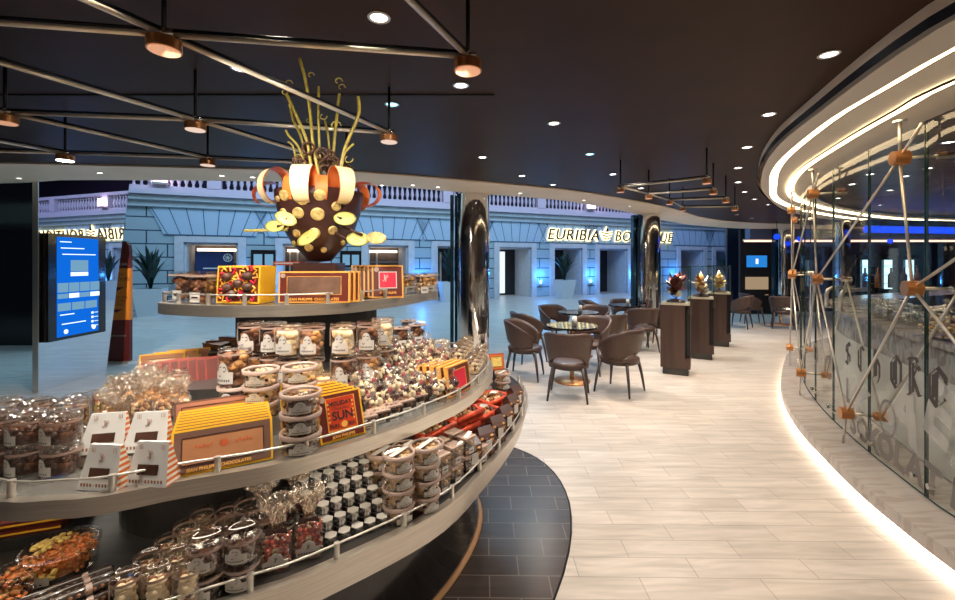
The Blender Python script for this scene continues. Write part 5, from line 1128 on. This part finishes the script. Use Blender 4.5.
# crinkled bags field behind the pouches
cr=cell_bag(.062,.05,.060,['milk','nut','choc','pale'],'gift_bag',.055,None,None,.010,30); i=0
for r_ in range(9):
    for k in range(10):
        x=-1.46+.060*k+rnd.uniform(-.010,.010); y=1.34+.055*r_+.012*k+rnd.uniform(-.008,.008); q_=x/y*430+477.5
        if q_<96+r_*3 or q_>205 or x<-1.42+.0*r_ or y>1.87-.0042*(q_-96) or (y<1.36): continue
        put(cr,(x,y,zs(x,y)+.012),rnd.random()*3,'small frilled bag of caramel chocolates behind the pouches, %s in the %s row'%(ORD[k],ORD[r_]),'frilled bags behind the pouches')
# yellow and red rows further back
yb=gift_box(.17,.13,.022,'gift_box','tan',None,edge='yellow',window=None) if 0 else gift_box(.17,.13,.022,'gift_box','tan',('pale',-.3,.3,.2,.8),edge='yellow')
for k in range(3): put(yb,(-1.42+.028*k,1.93+.05*k,H2+.03),A(28),'yellow gift box with tan panel at the middle tier rear, %s from the mirror'%ORD[k],'yellow boxes at the rear',tilt=A(-18))
rb=gift_box(.14,.13,.014,'gift_box','maroon',None,edge='dkred')
for k in range(8): put(rb,(-1.24+.028*k,1.70+.012*k,zs(-1.24+.028*k,1.70+.012*k)+.0),A(40),'slim dark red gift box near the big jar, %s from the yellow boxes'%ORD[k],'slim red boxes',tilt=A(-22))
bb=gift_box(.15,.03,.05,'chocolate_bar','milk',None,edge='choc')
for k in range(10): put(bb,(-1.30+.030*k,2.11+.020*k,RZ2+.088+.012*(k%3)),rnd.uniform(-.6,.9),'wrapped dark chocolate bar behind the slim red boxes, %s along'%ORD[k],'chocolate bars heap',tilt=rnd.uniform(-.3,.3))
m=MB(); e=empty('bar_riser',(0,0,0),0,'dark box riser under the heap of chocolate bars','riser'); m.box((-1.16,2.19,RZ2+.020),(.36,.14,.135),0,rz=.58); m.build('block','granite',e)
# ---- lower tier goods (H1)
Z1=H1+.002
def p1(px,py,dz=0): a=at(px,py,H1); return a
bigt=tub(.088,.062,['orangefl','orangefl','nut'],n=120,br=.006,cross=False,open_=True,name='open_tub')
m=MB(); 
for i in range(40): a=rnd.uniform(pi*.6,pi*1.2); q=.075*math.sqrt(rnd.random()); m.ball((q*cos(a),q*sin(a),.056),.007,0,6,4,.6)
for i in range(30): a=rnd.uniform(-2.0,-.9); m.ball((.080*cos(a),.080*sin(a),rnd.uniform(.01,.045)),.008,0,6,4,.8)
tag(m.build('golden_filling','yellowfl',bigt),kind='stuff')
p=atz(60,1.21); put(bigt,(p.x,p.y,Z1),0,'large open round tub of orange and yellow flakes behind the long bags')
ot=tub(.052,.058,['orangefl','choc','nut'],n=60,br=.007,cross=False,open_=True,name='open_tub')
for k,(px,Y) in enumerate(((18,1.12),(4,1.02))): p=atz(px,Y); put(ot,(p.x,p.y,Z1),0,'small open round tub of orange flakes beside the large tub, %s of two'%('farther','nearer')[k],'small open tubs')
jl=make_jar(.040,.08,['choc','white'],br=.011,nf=40)
for k in range(2): p=atz(-6,1.06+.0*k); put(jl,(p.x-.0,p.y-.06,Z1+.083*k),0,'clear jar at the picture edge beside the small open tubs, %s'%('underneath','on top')[k],'edge jars')
# long dark bags with pale bands
def long_bag():
    e=empty('long_bag'); e['category']='bag'; m=MB(); L_=.22
    m.tube([(-L_/2,0,.013),(-L_*.46,0,.013),(L_*.46,0,.013),(L_/2,0,.013)],[.004,.013,.013,.004],8); m.build('wrapper',pm('dark_wrapper',(.05,.035,.03),.18,.0,coat=.6),e)
    for x in (-.07,.055): m=MB(); m.tube([(x-.006,0,.013),(x+.006,0,.013)],.0136,8,caps=False); m.build('paper_band','lidp',e)
    m=MB(); [m.ball((-.09+.014*i,-.012,.016),.0045,0,5,4) for i in range(13)]; m.build('nut_window','milk',e); return e
lb=long_bag()
a=at(10,600,H1); 
for r_ in range(4):
    for k in range(6-r_): put(lb,(-1.035+.021*k+.0105*r_,1.045-.018*k-.009*r_,Z1+.022*r_),A(47),'long dark bag with pale paper bands, %s from the rail in the %s layer'%(ORD[k],ORD[r_]),'long dark bags')
# slim tubes of chocolate balls
tu=make_jar(.030,.105,['white','choc','pale','milk'],'chocolate_tube',br=.012,nf=34,label=False,cat='tube')
i=0
for r_ in range(5):
    for k in range(3):
        p=Vector((-.855+.066*k+.004*r_,1.045+.015*k+.066*r_,0)); put(tu,(p.x,p.y,Z1),A(10),'slim clear tube of white and dark chocolate balls, %s column, %s from the rail'%(ORD[k],ORD[r_]),'slim tubes of chocolate balls')
# stacked cans
cn2=make_jar(.043,.070,['choc','choc2'],'chocolate_can',br=.010,nf=40,cat='can')
for r_ in range(5):
    for k in range(2):
        p=atz(206+36*k,1.115+.035*k); x=p.x+.012*r_; y=p.y+.088*r_
        for q in range(2 if r_<3 else 1): put(cn2,(x,y,Z1+.073*q),A(6),'squat clear can with arched label, %s column, %s from the rail, %s'%(('tube-side','bag-side')[k],ORD[r_],('underneath','on top')[q]),'squat cans')
# red gift bags with cellophane fans
rbag=cell_bag(.078,.06,.105,['redfoil','redb','pale','redb'],'gift_bag',.085,'ribbon','arch',.0065,110,fanr=.062)
i=0
for k,(px,Y) in enumerate(((277,1.215),(309,1.27),(262,1.33),(296,1.40),(253,1.44),(284,1.50))):
    p=atz(px,Y); put(rbag,(p.x,p.y,Z1),A(18),'red and white gift bag with brown bow, %s'%('nearest the rail by the cans','nearest the rail by the silver chocolates','second row by the cans','second row by the silver chocolates','rear row by the cans','rear row by the silver chocolates')[k],'red gift bags')
# silver hexagonal chocolates
def hexc():
    e=empty('hexagonal_chocolate'); e['category']='chocolate'; r=.0205; P=[(r*cos(k*pi/3),r*sin(k*pi/3)) for k in range(6)]
    MB().prism(P,0,.028).build('foil_body','silver',e); MB().prism([(x*.96,y*.96) for x,y in P],.028,.0295).build('lid_label','paper',e); return e
hx=hexc(); a=at(322,556,H1); b_=at(390,529,H1); du=(b_-a).normalized(); dn=Vector((-du.y,du.x,0)); i=0
for r_ in range(6):
    for k in range(6):
        for q in range(r_+1):
            if q<r_-1 and 0<k<5: continue
            p=a+du*(-.005+.0415*k+(.0 if r_%2 else 0))+dn*(.035+.0385*r_); put(hx,(p.x,p.y,Z1+.030*q),atan2(du.y,du.x)+.1,'small hexagonal silver chocolate with white top, %s %s row, %s layer'%(ORD[k],ORD[r_],ORD[q]),'hexagonal silver chocolates')
# dark sticks behind them
stk=empty('chocolate_stick'); stk['category']='chocolate stick'; MB().box((0,0,.009),(.012,.15,.018)).build('stick','choc2',stk); MB().box((0,-.05,.0095),(.0125,.012,.0185)).build('paper_band','lidp',stk)
e=empty('stick_riser',(a.x+du.x*.05+dn.x*.33-.02,a.y+du.y*.05+dn.y*.33-.02,H1),atan2(du.y,du.x)+.15,'black riser block under the dark chocolate sticks','riser'); MB().box((0,0,.066),(.36,.16,.13)).build('block','granite',e)
for r_ in range(2):
    for k in range(14):
        p=a+du*(-.10+.024*k)+dn*(.33); put(stk,(p.x-.02,p.y-.02,Z1+.131+.019*r_),atan2(du.y,du.x)+.15,'dark chocolate stick behind the silver chocolates, %s in the %s layer'%(ORD[k],ORD[r_]),'dark chocolate sticks')
# round tubs with flaked tops, stacked
tn=tub(.052,.053,['pale','nut','choc','white'],n=60,br=.008,cross=True)
for k,(px,py,n_) in enumerate(((397,523,4),(424,512,4),(377,505,4),(403,498,4),(428,494,3))):
    p=at(px,py,H1); p=Vector((p.x,p.y+.03,0)) if k<2 else Vector((p.x,p.y+.06,0))
    if k>=2: n_=3
    for q in range(n_): put(tn,(p.x,p.y,Z1+.0555*q),A(35),'round tub of nut clusters, %s from the shelf, stack %s'%(ORD[q],('closest to the silver chocolates','closest to the nut boxes','behind the first stack','behind the second stack','rearmost by the nut boxes')[k]),'stacked round tubs of the lower tier')
# nut boxes
nb=cbox(.062,.05,.075,['pale','choc','white','nut'],'clear_box',50,.009)
k_=0
for j in range(4):
    for r_ in range(2):
        b0_=at(449+13*j,497-11*j,H1); p=b0_+Vector((-.62,.5,0)).normalized()*(.045+.07*r_)
        for q in range(2 if j<3 else 1): put(nb,(p.x,p.y,Z1+.078*q),A(50),'clear box of nut chocolates by the lower rail, %s along, %s line, %s'%(ORD[j],('rail','inner')[r_],('underneath','on top')[q]),'nut boxes by the lower rail')
# red ribboned trays
def tray():
    e=empty('red_gift_tray'); e['category']='gift tray'; w,d,h=.15,.105,.034; m=MB()
    for a_,b2 in (((-w/2,-d/2),(w/2,-d/2)),((w/2,-d/2),(w/2,d/2)),((w/2,d/2),(-w/2,d/2)),((-w/2,d/2),(-w/2,-d/2))): m.tube([(*a_,h*.75),((a_[0]+b2[0])/2,(a_[1]+b2[1])/2,h*.82),(*b2,h*.75)],.011,8)
    m.box((0,0,.010),(w,d,.02)); m.build('tray','redfoil',e); m=MB()
    for i in range(46): m.ball((rnd.uniform(-w*.42,w*.42),rnd.uniform(-d*.4,d*.4),h*.7+rnd.random()*.012),.009,rnd.randrange(4),6,4,.8)
    tag(m.build('filling',['nut','choc','pale','milk'],e),kind='stuff'); MB().box((.01,-.01,h+.016),(.04,.03,.002),rz=.3).build('label','paper',e); return e
tr=tray(); b0_=at(468,452,H1)
for k,(x,y,z) in enumerate(((-.24,1.96,0),(-.11,2.16,0),(.01,2.36,0),(-.22,1.98,.048),(-.09,2.18,.048),(-.25,2.22,.0),(.08,2.61,0))):
    if k==5: continue
    put(tr,(x,y,Z1+z*1.25),A(52),'red foil tray of mixed nut chocolates on the lower tier, %s'%('lowest beside the nut boxes','second along','third along','on top of the first','on top of the second','x','farthest along')[k],'red foil trays',scale=1.35)
dbg=cell_bag(.075,.05,.095,['choc','choc2','choc'],'gift_bag',.0,None,'tag',.012,40)
db_=empty('dark_gift_bag'); db_['category']='gift bag'
MB().prism([(-.035,-.022),(.035,-.022),(.035,.022),(-.035,.022)],0,.085).build('bag_body',pm('dark_foil',(.11,.045,.035),.22,.3),db_)
m=MB()
for i in range(26): m.ball((rnd.uniform(-.030,.030),-.021,rnd.uniform(.01,.075)),.009,rnd.randrange(2),6,4,.6)
tag(m.build('filling',['choc','nut'],db_),kind='stuff'); MB().add([(-.035,-.022,.085),(.035,-.022,.085),(.035,.022,.085),(-.035,.022,.085),(-.03,0,.105),(.03,0,.105)],[(0,1,5,4),(2,3,4,5),(1,2,5),(3,0,4)]).build('folded_top','choc2',db_); MB().box((.0,-.032,.045),(.026,.002,.036)).build('label','paper',db_)
for o in [dbg]+KIDS[dbg.name]: bpy.data.objects.remove(o)
for k in range(6):
    q=[(486,471),(499,457),(510,444),(518,432),(524,419),(527,409)][k]; p=at(q[0]-4,q[1]-1,H1)+Vector((-.040,.012,0)); put(db_,(p.x-.01,p.y,Z1),A(34+3*k),'dark foil gift bag with white tag along the lower rail, %s toward the aisle end'%ORD[k],'dark gift bags by the lower rail',scale=1.2)
rr_=empty('red_foil_roll'); rr_['category']='sweet roll'; m=MB(); m.tube([(-.05,0,.012),(-.04,0,.012),(.04,0,.012),(.05,0,.012)],[.004,.012,.012,.004],8); m.build('wrapper','redfoil',rr_)
for k in range(7): put(rr_,(.10+.028*k*.6,2.22+.09*k,Z1+.088 if 0 else Z1),A(60),'red foil sweet roll lying behind the dark gift bags, %s along'%ORD[k],'red foil rolls')
ob=gift_box(.12,.115,.02,'gift_box',pm('orange_card',(.75,.20,.05),.4),('yellowfl',-.35,.35,.2,.8),edge='redfoil'); put(ob,(.14,3.10,Z1+.08),A(20),'orange red gift box standing at the aisle end of the lower tier',None,tilt=A(-10))
MB_=empty('box_riser',(.14,3.14,H1),A(20),'dark riser block under the orange gift box','riser'); MB().box((0,0,.039),(.13,.09,.078)).build('block','granite',MB_)
for k,(x,y,q) in enumerate(((.17,2.93,0),(.17,2.93,1),(.05,2.92,0),(.05,2.92,1))): put(tn,(x,y,Z1+.0555*q),A(30),'round tub of pale clusters before the orange gift box, %s stack, %s'%(('rail-side','inner')[k//2],('underneath','on top')[q]),'tubs before the orange box')
# red and yellow boxes lying under the middle tier
for k in range(2):
    rl=gift_box(.30,.02,.16,'gift_box','maroon',None,edge='maroon') if k==0 else rl
    put(rl,(-1.43+.012*k,1.28+.01*k,H1+.033+.022*k),A(20),'flat dark red gift box with yellow line under the middle tier, %s of two'%('lower','upper')[k],'flat red boxes under the middle tier')
    if k==0: MB().box((0,-.0008,.010),(.30,.003,.004)).build('yellow_edge','yellow',rl) if 0 else adopt(MB().box((0,-.002,.010),(.30,.003,.005)).build('yellow_edge','yellow'),rl)
e=empty('box_riser',(-1.45,1.35,H1),A(20),'black stone riser block under the flat red boxes','riser'); MB().box((0,0,.0165),(.34,.17,.033)).build('block','granite',e)
